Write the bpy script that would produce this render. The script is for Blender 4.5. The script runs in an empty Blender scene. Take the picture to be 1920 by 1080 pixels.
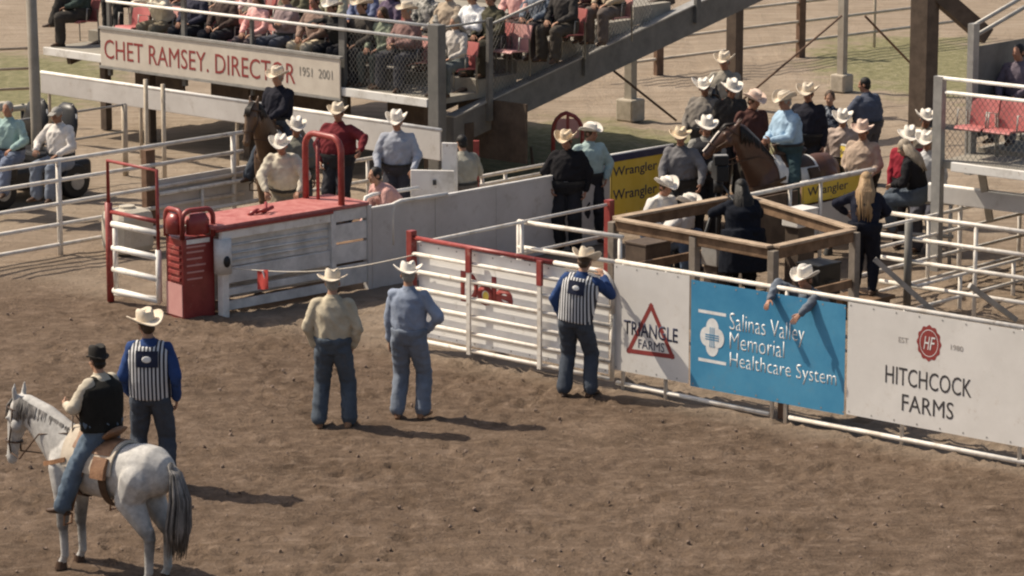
import bpy, bmesh, math, random
from mathutils import Vector as V, Matrix as M, Euler, noise
R = math.radians
random.seed(7)
sc = bpy.context.scene
COL = sc.collection

# ------------------------------------------------------------------ camera
FPX, PIT, CH = 6500.0, R(11.65), 9.64           # focal length in 1920-px units, pitch, camera height
cam = bpy.data.cameras.new('camera'); cam.sensor_width = 36; cam.lens = 36 * FPX / 1920
cam.clip_start = 0.5; cam.clip_end = 3000
co = bpy.data.objects.new('camera', cam); COL.objects.link(co)
co.location = (0, 0, CH); co.rotation_euler = (R(90) - PIT, 0, 0)
sc.camera = co
# ------------------------------------------------------------------ sky, sun, exposure
SUN = V((-1.40, .50, 1.80)).normalized()
w = bpy.data.worlds.new('World'); sc.world = w; w.use_nodes = True
nt = w.node_tree; bg = nt.nodes['Background']
sky = nt.nodes.new('ShaderNodeTexSky'); sky.sky_type = 'NISHITA'; sky.sun_disc = False
sky.sun_elevation = math.asin(SUN.z); sky.sun_rotation = math.atan2(SUN.x, SUN.y)
sky.dust_density = 3.0; sky.air_density = 1.0
nt.links.new(sky.outputs[0], bg.inputs[0]); bg.inputs[1].default_value = 0.10
sl = bpy.data.lights.new('sun', 'SUN'); sl.energy = 4.2; sl.angle = R(.5); sl.color = (1, .93, .82)
so = bpy.data.objects.new('sun', sl); COL.objects.link(so)
so.rotation_euler = SUN.to_track_quat('Z', 'Y').to_euler(); so.location = (0, 40, 30)
sc.view_settings.view_transform = 'Standard'; sc.view_settings.look = 'None'
sc.view_settings.exposure = 0.32; sc.view_settings.gamma = 1
sc.cycles.filter_width = 2.2
sc.view_settings.use_white_balance = True; sc.view_settings.white_balance_temperature = 7000; sc.view_settings.white_balance_tint = 10

# ------------------------------------------------------------------ layout measuring
cp, sp = math.cos(PIT), math.sin(PIT)
def ray(px, py):
    x = (px - 960) / FPX; y = -(py - 540) / FPX
    return V((x, cp + y * sp, -sp + y * cp))
def G(px, py, z=0.0):
    r = ray(px, py); t = (z - CH) / r.z
    return V((r.x * t, r.y * t, z))
def proj(p):
    z = p[2] - CH; d = p[1] * cp - z * sp; v = p[1] * sp + z * cp
    return 960 + FPX * p[0] / d, 540 - FPX * v / d
def unit(deg): return V((math.cos(R(deg)), math.sin(R(deg)), 0))
class Plane:
    "an upright plane through ground point A along direction u; s runs along it, z up, n towards the arena"
    def __init__(self, A, u):
        self.A = V((A[0], A[1], 0)); self.u = u.normalized(); self.n = V((self.u.y, -self.u.x, 0))
    def at(self, px, py):
        r = ray(px, py); o = V((0, 0, CH))
        t = (self.A - o).dot(self.n) / r.dot(self.n); p = o + r * t
        return (p - self.A).dot(self.u), p.z
    def p(self, s, z=0, off=0): return self.A + self.u * s + self.n * off + V((0, 0, z))

# ------------------------------------------------------------------ materials
MATS = {}
def mat(name, col, rough=.7, var=.12, scale=8, bump=0, bscale=60, col2=None, metal=0, spec=.3, lo=.35, hi=.65, stretch=None, grime=None, gsc=9, glo=.6, ghi=.7):
    if name in MATS: return MATS[name]
    m = bpy.data.materials.new(name); m.use_nodes = True; t = m.node_tree; N = t.nodes; L = t.links
    b = N['Principled BSDF']; b.inputs['Roughness'].default_value = rough; b.inputs['Metallic'].default_value = metal
    b.inputs['Specular IOR Level'].default_value = spec
    tc = N.new('ShaderNodeTexCoord'); src = tc.outputs['Object']
    if stretch:
        mp = N.new('ShaderNodeMapping'); mp.inputs['Scale'].default_value = stretch
        L.new(src, mp.inputs[0]); src = mp.outputs[0]
    n = N.new('ShaderNodeTexNoise'); n.inputs['Scale'].default_value = scale; n.inputs['Detail'].default_value = 6
    n.inputs['Roughness'].default_value = .65
    L.new(src, n.inputs['Vector'])
    r = N.new('ShaderNodeValToRGB'); e = r.color_ramp.elements
    e[0].position, e[1].position = lo, hi
    c2 = col2 if col2 else tuple(min(1, c * (1 + var)) for c in col)
    c1 = col if col2 else tuple(c * (1 - var) for c in col)
    e[0].color = (*c1, 1); e[1].color = (*c2, 1)
    L.new(n.outputs[0], r.inputs[0]); L.new(r.outputs[0], b.inputs['Base Color'])
    if grime:
        n3 = N.new('ShaderNodeTexNoise'); n3.inputs['Scale'].default_value = gsc; n3.inputs['Detail'].default_value = 8; n3.inputs['Roughness'].default_value = .75; L.new(src, n3.inputs['Vector'])
        r3 = N.new('ShaderNodeValToRGB'); r3.color_ramp.elements[0].position = glo; r3.color_ramp.elements[1].position = ghi; L.new(n3.outputs[0], r3.inputs[0])
        mx = N.new('ShaderNodeMix'); mx.data_type = 'RGBA'; mx.inputs[7].default_value = (*grime, 1)
        L.new(r3.outputs[0], mx.inputs[0]); L.new(r.outputs[0], mx.inputs[6]); L.new(mx.outputs[2], b.inputs['Base Color'])
    if bump:
        n2 = N.new('ShaderNodeTexNoise'); n2.inputs['Scale'].default_value = bscale; n2.inputs['Detail'].default_value = 5
        L.new(src, n2.inputs['Vector'])
        bp = N.new('ShaderNodeBump'); bp.inputs['Strength'].default_value = bump; bp.inputs['Distance'].default_value = .02
        L.new(n2.outputs[0], bp.inputs['Height']); L.new(bp.outputs[0], b.inputs['Normal'])
    MATS[name] = m
    return m
def cloth(col, kind='cloth'):
    nm = kind + '_%02d%02d%02d' % tuple(int(c * 99) for c in col)
    return mat(nm, col, rough=.9, var=.16, scale=5, bump=.45, bscale=9, spec=.12)
def denim(col=(.055, .075, .11)):
    nm = 'denim_%02d%02d%02d' % tuple(int(c * 199) for c in col)
    return mat(nm, col, rough=.92, col2=tuple(c * 1.75 for c in col), scale=3.5, bump=.4, bscale=11, spec=.1, lo=.3, hi=.75)
WHITE = mat('white_paint', (.55, .51, .45), .5, col2=(.80, .77, .72), scale=3.2, lo=.28, hi=.5, grime=(.34, .24, .16))
PIPEW = mat('white_pipe', (.52, .45, .37), .5, col2=(.76, .71, .64), scale=5, lo=.3, hi=.52, grime=(.26, .17, .11))
PIPET = mat('tan_pipe', (.36, .29, .21), .6, col2=(.58, .49, .38), scale=4)
RED = mat('red_paint', (.24, .036, .033), .4, col2=(.35, .07, .06), scale=6, spec=.4, grime=(.42, .20, .16), glo=.56, ghi=.66)
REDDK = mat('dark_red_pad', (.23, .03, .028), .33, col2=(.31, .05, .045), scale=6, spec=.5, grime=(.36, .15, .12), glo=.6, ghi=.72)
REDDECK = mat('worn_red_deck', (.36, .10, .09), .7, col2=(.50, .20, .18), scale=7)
STEEL = mat('grey_steel', (.13, .125, .115), .6, col2=(.19, .18, .165), scale=4)
STEELM = mat('galvanised', (.30, .29, .27), .5, col2=(.42, .40, .37), scale=6, metal=.3)
RUST = mat('rust_steel', (.12, .07, .045), .8, col2=(.20, .12, .08), scale=5)
BROWNST = mat('brown_steel', (.07, .05, .038), .7, col2=(.12, .088, .066), scale=4)
CONC = mat('concrete', (.33, .29, .23), .9, col2=(.48, .42, .34), scale=6, bump=.3)
DECK = mat('deck_concrete', (.23, .21, .18), .9, col2=(.33, .30, .25), scale=3)
VINYL = mat('white_vinyl', (.70, .67, .63), .45, col2=(.79, .76, .72), scale=1.4, bump=.22, bscale=2.5, grime=(.52, .44, .36), gsc=3.5, glo=.58, ghi=.8)
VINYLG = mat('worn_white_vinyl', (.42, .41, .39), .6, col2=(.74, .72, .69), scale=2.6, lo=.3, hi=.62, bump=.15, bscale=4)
SIGNW = mat('cream_sign', (.56, .49, .41), .6, col2=(.66, .59, .50), scale=2)
BLUEV = mat('blue_vinyl', (.045, .235, .42), .4, col2=(.085, .32, .51), scale=1.2, bump=.2, bscale=2.5, grime=(.14, .30, .42), gsc=3.5, glo=.55, ghi=.8)
YELV = mat('yellow_vinyl', (.76, .54, .07), .5, col2=(.84, .64, .13), scale=2)
NAVYV = mat('navy_vinyl', (.045, .05, .10), .5)
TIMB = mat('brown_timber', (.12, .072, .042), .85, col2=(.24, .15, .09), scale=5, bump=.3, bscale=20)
TIMBT = mat('sunlit_timber', (.28, .20, .14), .85, col2=(.46, .35, .25), scale=5, bump=.3, bscale=20)  # brown timber with sunlight on the rail tops put into its colour
BLACK = mat('black_plastic', (.018, .018, .019), .45)
DARKG = mat('dark_grey', (.05, .05, .05), .6)
INKRED = mat('red_ink', (.30, .055, .05), .6); INKDK = mat('dark_ink', (.06, .055, .055), .6)
INKGR = mat('grey_ink', (.25, .23, .20), .6); INKW = mat('white_ink', (.82, .82, .80), .5)
INKNAVY = mat('navy_ink', (.045, .05, .09), .6); INKFAINT = mat('faint_ink', (.40, .36, .32), .6)
WALLG = mat('grey_board', (.50, .47, .44), .7, col2=(.60, .57, .54), scale=1.6, bump=.2, bscale=3, grime=(.36, .31, .26), gsc=4, glo=.55, ghi=.78)
SEATR = mat('red_seat', (.40, .11, .105), .5, col2=(.50, .17, .16), scale=4)
SEATP = mat('pink_seat', (.55, .27, .25), .5, col2=(.62, .33, .30), scale=4)
LEATH = mat('tan_leather', (.20, .10, .055), .55, col2=(.33, .18, .10), scale=9, bump=.3)
LEATHD = mat('dark_leather', (.05, .028, .018), .5, col2=(.09, .05, .03), scale=9)
ROPE = mat('pale_rope', (.6, .55, .47), .9)
EYE = mat('eye', (.02, .015, .012), .2); LIP = mat('lip', (.32, .13, .10), .6)
SKINS = [mat('skin_a', (.42, .235, .155), .55, var=.1, scale=18), mat('skin_b', (.34, .17, .11), .55, var=.1, scale=18), mat('skin_c', (.24, .12, .075), .55, var=.1, scale=18)]
HAIRS = {'black': mat('black_hair', (.015, .012, .01), .5, bump=.5, bscale=90, stretch=(1, 1, .12)), 'brown': mat('brown_hair', (.07, .04, .022), .5, bump=.5, bscale=90, stretch=(1, 1, .12)),
         'blond': mat('blond_hair', (.27, .165, .085), .5, col2=(.42, .28, .15), scale=20, bump=.6, bscale=90, stretch=(1, 1, .1)), 'ash': mat('ash_hair', (.24, .19, .14), .5, col2=(.42, .35, .27), scale=20, bump=.6, bscale=90, stretch=(1, 1, .1)),
         'grey': mat('grey_hair', (.30, .28, .25), .6, bump=.5, bscale=90)}
STRAW = {'cream': mat('cream_felt', (.55, .46, .35), .85, col2=(.70, .61, .49), scale=9, bump=.12), 'white': mat('white_felt', (.62, .57, .50), .85, col2=(.76, .71, .64), scale=9, bump=.1),
         'straw': mat('straw', (.55, .43, .29), .85, col2=(.70, .58, .42), scale=30, bump=.3), 'pink': mat('rose_straw', (.56, .41, .33), .85, col2=(.69, .54, .45), scale=20), 'black': mat('black_felt', (.02, .017, .015), .8)}
BANDS = mat('hat_band', (.16, .12, .085), .7)

# ------------------------------------------------------------------ mesh building
OFF = {}
class MB:
    def __init__(s): s.v = []; s.f = []; s.mi = []; s.m = 0
    def add(s, vs, fs):
        k = len(s.v); s.v += [V(p) for p in vs]; s.f += [tuple(i + k for i in f) for f in fs]; s.mi += [s.m] * len(fs); return s
    def box(s, c, size, rx=None):
        h = V(size) / 2; c = V(c); q = rx or M.Identity(3)
        vs = [c + q @ V((x * h.x, y * h.y, z * h.z)) for x in (-1, 1) for y in (-1, 1) for z in (-1, 1)]
        return s.add(vs, [(0, 1, 3, 2), (4, 6, 7, 5), (0, 4, 5, 1), (2, 3, 7, 6), (0, 2, 6, 4), (1, 5, 7, 3)])
    def slab(s, o, u, v, n, a0, a1, b0, b1, c0, c1):
        "box in the frame (u,v,n) at o"
        vs = [o + u * a + v * b + n * c for a in (a0, a1) for b in (b0, b1) for c in (c0, c1)]
        return s.add(vs, [(0, 1, 3, 2), (4, 6, 7, 5), (0, 4, 5, 1), (2, 3, 7, 6), (0, 2, 6, 4), (1, 5, 7, 3)])
    def bar(s, p, q, wd, ht, up=V((0, 0, 1))):
        p, q = V(p), V(q); d = (q - p).normalized(); r = d.cross(up)
        if r.length < 1e-4: r = d.cross(V((1, 0, 0)))
        r.normalize(); t = r.cross(d).normalized(); r = r * wd / 2; t = t * ht / 2
        vs = [p - r - t, p + r - t, p + r + t, p - r + t, q - r - t, q + r - t, q + r + t, q - r + t]
        return s.add(vs, [(3, 2, 1, 0), (4, 5, 6, 7), (0, 1, 5, 4), (1, 2, 6, 5), (2, 3, 7, 6), (3, 0, 4, 7)])
    def tube(s, pts, r, n=8, closed=False):
        pts = [V(p) for p in pts]; rr = r if isinstance(r, (list, tuple)) else [r] * len(pts)
        rings = []; N = len(pts); ref = None
        for i, p in enumerate(pts):
            if closed: d = pts[(i + 1) % N] - pts[i - 1]
            else: d = pts[min(i + 1, N - 1)] - pts[max(i - 1, 0)]
            d.normalize()
            if ref is None: ref = d.orthogonal().normalized()
            a = (ref - d * ref.dot(d)).normalized(); ref = a; b = d.cross(a)
            rings.append([p + (a * math.cos(2 * math.pi * k / n) + b * math.sin(2 * math.pi * k / n)) * rr[i] for k in range(n)])
        fs = []
        for i in range(N if closed else N - 1):
            j = (i + 1) % N
            for k in range(n): fs.append((i * n + k, i * n + (k + 1) % n, j * n + (k + 1) % n, j * n + k))
        if not closed: fs += [tuple(range(n))[::-1], tuple((N - 1) * n + k for k in range(n))]
        return s.add([p for g in rings for p in g], fs)
    def cap(s, p, r0, q, r1, n=10):
        "tapered capsule"
        p, q = V(p), V(q); d = q - p; L = d.length
        d = d / L if L > 1e-6 else V((0, 0, 1)); pts = []; rr = []
        for a in (80, 50, 25): pts.append(p - d * r0 * math.sin(R(a))); rr.append(r0 * math.cos(R(a)))
        pts.append(p); rr.append(r0)
        if L > 1e-6: pts.append(q); rr.append(r1)
        for a in (25, 50, 80): pts.append(q + d * r1 * math.sin(R(a))); rr.append(r1 * math.cos(R(a)))
        return s.tube(pts, rr, n)
    def ell(s, c, r, rot=None, nu=12, nv=8):
        c = V(c); q = rot or M.Identity(3); vs = []; fs = []
        for i in range(1, nv):
            a = math.pi * i / nv
            for k in range(nu):
                b = 2 * math.pi * k / nu
                vs.append(c + q @ V((r[0] * math.sin(a) * math.cos(b), r[1] * math.sin(a) * math.sin(b), r[2] * math.cos(a))))
        for i in range(nv - 2):
            for k in range(nu): fs.append((i * nu + k, (i + 1) * nu + k, (i + 1) * nu + (k + 1) % nu, i * nu + (k + 1) % nu))
        t = len(vs); vs += [c + q @ V((0, 0, r[2])), c + q @ V((0, 0, -r[2]))]
        for k in range(nu):
            fs.append((t, k, (k + 1) % nu)); fs.append((t + 1, (nv - 2) * nu + (k + 1) % nu, (nv - 2) * nu + k))
        return s.add(vs, fs)
    def loft(s, rings, n=16, caps=True):
        "rings: (centre, u-axis vector, v-axis vector)"
        vs = []; fs = []
        for c, a, b in rings:
            for k in range(n):
                t = 2 * math.pi * k / n; vs.append(V(c) + V(a) * math.cos(t) + V(b) * math.sin(t))
        for i in range(len(rings) - 1):
            for k in range(n): fs.append((i * n + k, i * n + (k + 1) % n, (i + 1) * n + (k + 1) % n, (i + 1) * n + k))
        if caps: fs += [tuple(range(n))[::-1], tuple((len(rings) - 1) * n + k for k in range(n))]
        return s.add(vs, fs)
    def grid(s, rows, th=None):
        n = len(rows[0]); vs = [p for r in rows for p in r]; fs = []
        for i in range(len(rows) - 1):
            for k in range(n - 1): fs.append((i * n + k, i * n + k + 1, (i + 1) * n + k + 1, (i + 1) * n + k))
        return s.add(vs, fs)
    def mesh(s, name, mats):
        me = bpy.data.meshes.new(name); me.from_pydata(s.v, [], s.f)
        for m in (mats if isinstance(mats, (list, tuple)) else [mats]): me.materials.append(m)
        me.polygons.foreach_set('material_index', s.mi)
        bm = bmesh.new(); bm.from_mesh(me); bmesh.ops.recalc_face_normals(bm, faces=bm.faces); bm.to_mesh(me); bm.free()
        me.update(); return me
    def build(s, name, mats, parent=None, smooth=False, loc=None, bevel=0, solid=0):
        o = OFF.get(parent, V((0, 0, 0))) if parent else (V(loc) if loc else V((0, 0, 0)))
        if o.length: s.v = [p - o for p in s.v]
        me = s.mesh(name, mats)
        ob = bpy.data.objects.new(name, me); COL.objects.link(ob)
        if parent: ob.parent = parent; OFF[ob] = o
        else: ob.location = o; OFF[ob] = o
        if smooth: me.polygons.foreach_set('use_smooth', [True] * len(me.polygons))
        if solid:
            md = ob.modifiers.new('solid', 'SOLIDIFY'); md.thickness = solid; md.offset = 0
            if smooth: m2 = ob.modifiers.new('edges', 'EDGE_SPLIT'); m2.split_angle = R(50)
        if bevel:
            md = ob.modifiers.new('bevel', 'BEVEL'); md.width = bevel; md.segments = 2; md.limit_method = 'ANGLE'
        return ob
def tag(o, label=None, cat=None, group=None, kind=None):
    if label: o['label'] = label
    if cat: o['category'] = cat
    if group: o['group'] = group
    if kind: o['kind'] = kind
    return o
def thing(name, label, cat, loc=(0, 0, 0), group=None, rz=None, scale=1):
    o = bpy.data.objects.new(name, None); COL.objects.link(o); o.location = loc; o.empty_display_size = .1
    if rz is not None: o.rotation_euler.z = rz; o.scale = (scale,) * 3
    else: OFF[o] = V(loc)
    return tag(o, label, cat, group)
RM = []
def remesh(ob, vox, it=4, extra=None, fac=.5, fold=0):
    md = ob.modifiers.new('r', 'REMESH'); md.mode = 'VOXEL'; md.voxel_size = vox; md.use_smooth_shade = True
    if it:
        m2 = ob.modifiers.new('s', 'SMOOTH'); m2.iterations = it; m2.factor = fac
    RM.append((ob, extra, fold))
def finalize():
    dg = bpy.context.evaluated_depsgraph_get(); dg.update()
    new = [(ob, ex, fo, bpy.data.meshes.new_from_object(ob.evaluated_get(dg))) for ob, ex, fo in RM]
    for k, (ob, ex, fo, me) in enumerate(new):
        if fo:          # cloth folds: ridged noise pushed along the normals
            sd = V((k * 3.7, 0, 0)); ds = []
            for v in me.vertices:
                c = v.co; q = V((c.x * 8 + c.z * 4, c.y * 8 - c.z * 3, c.z * 5)) + sd
                ds.append(v.co + v.normal * (fo * ((1 - abs(noise.noise(q)) * 2.6) * .6 + .5 * noise.noise(q * 2.3))))
            for v, c in zip(me.vertices, ds): v.co = c
        if ex and ex.v:
            t = ex.mesh('x', list(ob.data.materials)); t.polygons.foreach_set('use_smooth', [True] * len(t.polygons))
            bm = bmesh.new(); bm.from_mesh(me); bm.from_mesh(t); 
            old = list(ob.data.materials)
            bm.to_mesh(me); bm.free()
            me.materials.clear()
            for m in old: me.materials.append(m)
        me.name = ob.name; ob.modifiers.clear(); ob.data = me
        me.polygons.foreach_set('use_smooth', [True] * len(me.polygons))
def text(body, name, m, parent, o, u, v, n, a0, a1, b0, b1, off=.003, bold=0, ext=.001, shear=0, arch=0, thick=1):
    "lettering fitted into the rectangle a0..a1 x b0..b1 of the frame (u,v) at o, standing off mm proud"
    c = bpy.data.curves.new('t', 'FONT'); c.body = body; c.extrude = 0.0; c.offset = bold; c.shear = shear; c.resolution_u = 3
    ob = bpy.data.objects.new('t', c); COL.objects.link(ob)
    dg = bpy.context.evaluated_depsgraph_get(); me = bpy.data.meshes.new_from_object(ob.evaluated_get(dg))
    bpy.data.objects.remove(ob)
    xs = [p.co.x for p in me.vertices]; ys = [p.co.y for p in me.vertices]
    x0, x1, y0, y1 = min(xs), max(xs), min(ys), max(ys); base = OFF[parent]
    for p in me.vertices:
        fx = (p.co.x - x0) / (x1 - x0); fy = (p.co.y - y0) / (y1 - y0)
        q = o + u * (a0 + (a1 - a0) * fx) + v * (b0 + (b1 - b0) * fy + arch * 4 * fx * (1 - fx)) + n * off
        p.co = q - base
    me.materials.clear(); me.materials.append(m); me.name = name
    ob = bpy.data.objects.new(name, me); COL.objects.link(ob); ob.parent = parent; OFF[ob] = base
    md = ob.modifiers.new('solid', 'SOLIDIFY'); md.thickness = ext; md.offset = 0
    return ob
# ------------------------------------------------------------------ people
def ik(a, t, l1, l2, hint):
    a, t = V(a), V(t); d = t - a; L = d.length; mx = (l1 + l2) * .997
    if L > mx: t = a + d * (mx / L); d = t - a; L = mx
    d.normalize(); x = (l1 * l1 - l2 * l2 + L * L) / (2 * L); h = math.sqrt(max(0, l1 * l1 - x * x))
    k = V(hint) - d * V(hint).dot(d); k.normalize()
    return a + d * x + k * h, t
def make_hat(nm, par, c, HR, m, s=1.0, curl=.085, crown=.125, bw=(.178, .2), wide=0, tilt=0, band=BANDS):
    q = HR @ M.Rotation(R(tilt), 3, 'X')
    def ring(rx, ry, zf, n=28): return [c + q @ V((rx * math.cos(2 * math.pi * k / n) * s, ry * math.sin(2 * math.pi * k / n) * s, zf(2 * math.pi * k / n) * s)) for k in range(n + 1)]
    cz = lambda f: (lambda t: crown - f * .0)
    rows = []
    def top(rx, ry, h): return ring(rx, ry, lambda t: h - .038 * math.exp(-(rx * math.cos(t) / .03) ** 2) * (1 - .3 * math.sin(t)) - .012 * max(0, math.sin(t)) * (ry / .09))
    rows += [top(.001, .001, crown), top(.03, .05, crown), top(.055, .078, crown), top(.068, .09, crown - .006)]
    rows += [ring(.078, .098, lambda t: crown - .03), ring(.083, .103, lambda t: .05), ring(.087, .107, lambda t: .0)]
    bz = lambda f: (lambda t: curl * (abs(math.cos(t)) ** 1.7) * f ** 2 - .022 * f * abs(math.sin(t)) ** 2)
    for f in (.35, .65, .88, 1):
        rows.append(ring(.087 + (bw[0] - .087) * f * (1 - .12 * f), .107 + (bw[1] - .107) * f, bz(f)))
    mb = MB().grid(rows); h = mb.build(nm, m, par, smooth=True, solid=.008)
    b = MB().grid([ring(.0875, .1075, lambda t: .004), ring(.086, .106, lambda t: .03)]); b.build('hat_band', band, h, smooth=True, solid=.003)
    return h
def wrinkle(mb): return mb
def person(label, shirt=(.3, .3, .3), pants=None, place=None, face=0, hat=None, hair='brown', style='short', pose=None, skin=0, s=None,
           female=False, bulk=None, belly=.0, vest=None, group=None, boots=LEATHD, vox=.014, shirtm=None, pantm=None, fine=False, belt=None, coat=False, must=False, sleeves='long', curl=.085, tilt=0, vmat=None):
    p = dict(pel=(0, 0, .95), lean=0, side=0, twist=0, head=(0, 0, 0), feet=((-.12, .02), (.12, 0)), fz=0, hands=(None, None), eh=((-.5, -.7, 0), (.5, -.7, 0)), kh=None, palm=None, curl=.5)
    if pose: p.update(pose)
    pel = V(p['pel']); B = Euler((R(-p['lean']), R(p['side']), R(p['twist'])), 'XYZ').to_matrix()
    up, rt, fw = B @ V((0, 0, 1)), B @ V((1, 0, 0)), B @ V((0, 1, 0)); W = .93 if female else 1.0
    at = lambda z, x=0, y=0: pel + up * z + rt * x + fw * y
    neck = at(.53, 0, -.01); hp, hy, hr = p['head']
    HR = Euler((R(-hp), R(hr), R(p['twist'] + hy)), 'XYZ').to_matrix()
    hc = neck + (up * .5 + V((0, 0, .5))).normalized() * .052 + HR @ V((0, .035, .095))
    hv = lambda x, y, z: hc + HR @ V((x, y, z))
    topl = hv(0, 0, .17 if hat else .125)
    s0 = s or (.93 if female else 1.0)
    # placement
    fa = R(face); RZ = M.Rotation(fa, 3, 'Z'); kind = place[0]
    if kind == 'top':
        _, px, py, z0 = place; o = RZ @ (topl * s0); wp = G(px, py, z0 + o.z); loc = V((wp.x - o.x, wp.y - o.y, z0))
    elif kind == 'feet':
        _, px, py, tpx, ty, z0 = place; loc = G(px, py, z0)
        if s is None:
            for _ in range(12):
                o = RZ @ (topl * s0); yy = proj(loc + o)[1]; s0 *= (proj(loc)[1] - ty) / (proj(loc)[1] - yy)
    else: loc = V(place[1:4])
    K = bulk or (1.08 if female else 1.2); k5 = K ** .6
    rz = thing('person', label, 'person', loc, group, rz=fa, scale=s0)
    # joints
    sh = [at(.45, -.178 * W), at(.45, .178 * W)]
    hip = [pel + M.Rotation(R(p['twist']) * .5, 3, 'Z') @ V((x, 0, -.03)) for x in (-.092, .092)]
    el, wr, kn, an = [], [], [], []
    for i in (0, 1):
        sx = -1 if i == 0 else 1
        t = p['hands'][i]; t = V(t) if t else sh[i] + V((sx * .075, .06, -.53))
        e, wq = ik(sh[i], t, .285, .26, V(p['eh'][i])); el.append(e); wr.append(wq)
        f = p['feet'][i]; f = V((f[0], f[1], (f[2] if len(f) > 2 else p['fz']) + .085))
        k, a = ik(hip[i], f, .445, .43, V(p['kh'][i]) if p['kh'] else V((sx * .1, 1, .1))); kn.append(k); an.append(a)
    sm = SKINS[skin]
    # body: one continuous skin surface
    b = MB()
    b.loft([(at(-.06), rt * .10, fw * .07), (at(.1), rt * .11 * W, fw * .075), (at(.35), rt * .135 * W, fw * .085), (at(.45), rt * .12 * W, fw * .07), (at(.52), rt * .05, fw * .05)])
    b.cap(at(.48, 0, -.01), .06, neck + (hc - neck) * .55, .052)
    b.ell(hv(0, -.005, .03), (.074, .092, .092), HR); b.ell(hv(0, .028, -.04), (.055, .062, .068), HR); b.ell(hv(0, .055, -.085), (.03, .028, .026), HR)
    b.cap(hv(0, .088, .015), .011, hv(0, .106, -.022), .016); b.ell(hv(0, .078, .03), (.05, .018, .012), HR)
    for sx in (-1, 1): b.ell(hv(sx * .077, -.01, 0), (.013, .022, .032), HR); b.ell(hv(sx * .035, .07, -.02), (.022, .02, .02), HR)
    for i in (0, 1):
        b.cap(sh[i], .042, el[i], .036); b.cap(el[i], .037, wr[i], .027)
        b.cap(hip[i], .07, kn[i], .05); b.cap(kn[i], .05, an[i], .035); b.cap(an[i], .035, an[i] + V((0, .08, -.05)), .028)
    ex = MB()
    for i in (0, 1):
        sx = -1 if i == 0 else 1
        d = (wr[i] - el[i]).normalized()
        n = V(p['palm'][i]) if (p['palm'] and p['palm'][i]) else rt * -sx
        n = n - d * n.dot(d); n.normalize(); T = n.cross(d)
        if T.dot(fw * .8 - rt * sx + V((0, 0, .3))) < 0: T = -T
        pc = wr[i] + d * .055
        for k in (-.026, -.009, .009, .026): b.cap(wr[i] + T * k * .6 + d * .01, .0145, wr[i] + d * .085 + T * k, .0125)
        ex.m = 0; c = p['curl'] if not isinstance(p['curl'], (tuple, list)) else p['curl'][i]
        for k, L in ((-.031, .055), (-.0105, .07), (.0105, .075), (.031, .068)):
            a0 = wr[i] + d * .085 + T * k * .92 - n * .0; c1 = c * .7; c2 = c * 1.9
            d1 = d * math.cos(c1) + n * math.sin(c1) + T * k * 2; d2 = d * math.cos(c2) + n * math.sin(c2)
            a1 = a0 + d1 * L * .52; ex.cap(a0, .0098, a1, .009, 7); ex.cap(a1, .009, a1 + d2 * L * .5, .0075, 7)
        t0 = wr[i] + d * .03 + T * .028; t1 = t0 + (d * .6 + T * .65 + n * .35).normalized() * .042
        ex.cap(t0, .0125, t1, .0105, 7); ex.cap(t1, .0105, t1 + (d * .85 + T * .3 + n * .4).normalized() * .03, .008, 7)
    ex.m = 1
    for sx in (-1, 1): ex.ell(hv(sx * .031, .082, .012), (.013, .008, .007), HR, 8, 5)
    ex.m = 2; ex.cap(hv(-.02, .088, -.058), .0055, hv(.02, .088, -.058), .0055, 6)
    if must: ex.m = 3; ex.cap(hv(-.03, .09, -.046), .009, hv(0, .102, -.04), .011, 6); ex.cap(hv(.03, .09, -.046), .009, hv(0, .102, -.04), .011, 6)
    bo = b.build('body', [sm, EYE, LIP, HAIRS[hair]], rz); remesh(bo, .0095 if fine else .0125, 2, ex)
    # shirt
    sm2 = shirtm or cloth(shirt); g = belly
    def torso(mb, e=0, top=.55, bot=.03):
        prof = [(-.04, .168 * K, .122 * K), (.06, .168 * K + g * .5, .128 * K + g * .6), (.14, .176 * K + g * .6, .134 * K + g), (.24, .182 * K + g * .4, .136 * K + g * .8), (.35, .188 * K, .134 * K + g * .3), (.43, .176 * K, .12 * K), (.49, .12, .095), (.54, .066, .07)]
        if female: prof = [(t, a * (.9 if t > 0 else .99), c * (1.06 if .25 < t < .4 else .92)) for t, a, c in prof]
        mb.loft([(at(t, 0, g * .35 if t < .3 else 0), rt * (a + e), fw * (c + e)) for t, a, c in prof if bot - .08 <= t <= top], 20)
    mb = MB(); torso(mb, .004)
    for i in (0, 1):
        mb.cap(sh[i] - rt * (.03 if i else -.03) + up * .005, .070 * W, sh[i], .067 * W * k5); mb.cap(sh[i], .067 * W * k5, el[i], .06 * W * k5)
        if sleeves == 'long':
            mb.cap(el[i], .06 * W * k5, wr[i] + (el[i] - wr[i]) * .06, .043)
            for f in (.25, .5): q = el[i] + (wr[i] - el[i]) * f; mb.ell(q, (.066 - f * .018, .066 - f * .018, .03))
        else: pass
    if coat: mb.loft([(at(.12), rt * .2 * K, fw * .15 * K), (at(-.1), rt * .215 * K, fw * .165 * K), (at(-.3) + V((0, .04, 0)), rt * .225 * K, fw * .18 * K), (at(-.46) + V((0, .06, -.02)), rt * .23 * K, fw * .185 * K)], 20)
    so_ = mb.build('shirt' if not coat else 'coat', sm2, rz); remesh(so_, vox, 3, fold=.015)
    cb = MB(); cr = [(neck + (hc - neck).normalized() * z, a, c) for z, a, c in ((-.0, .066, .068), (.035, .058, .06))]
    cb.grid([[c0 + rt * a * math.cos(2 * math.pi * k / 14) + fw * c * math.sin(2 * math.pi * k / 14) for k in range(15)] for c0, a, c in cr])
    cb.build('collar', sm2, so_, smooth=True, solid=.008)
    # trousers
    pm = pantm or (denim() if pants is None else cloth(pants, 'trouser'))
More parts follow.
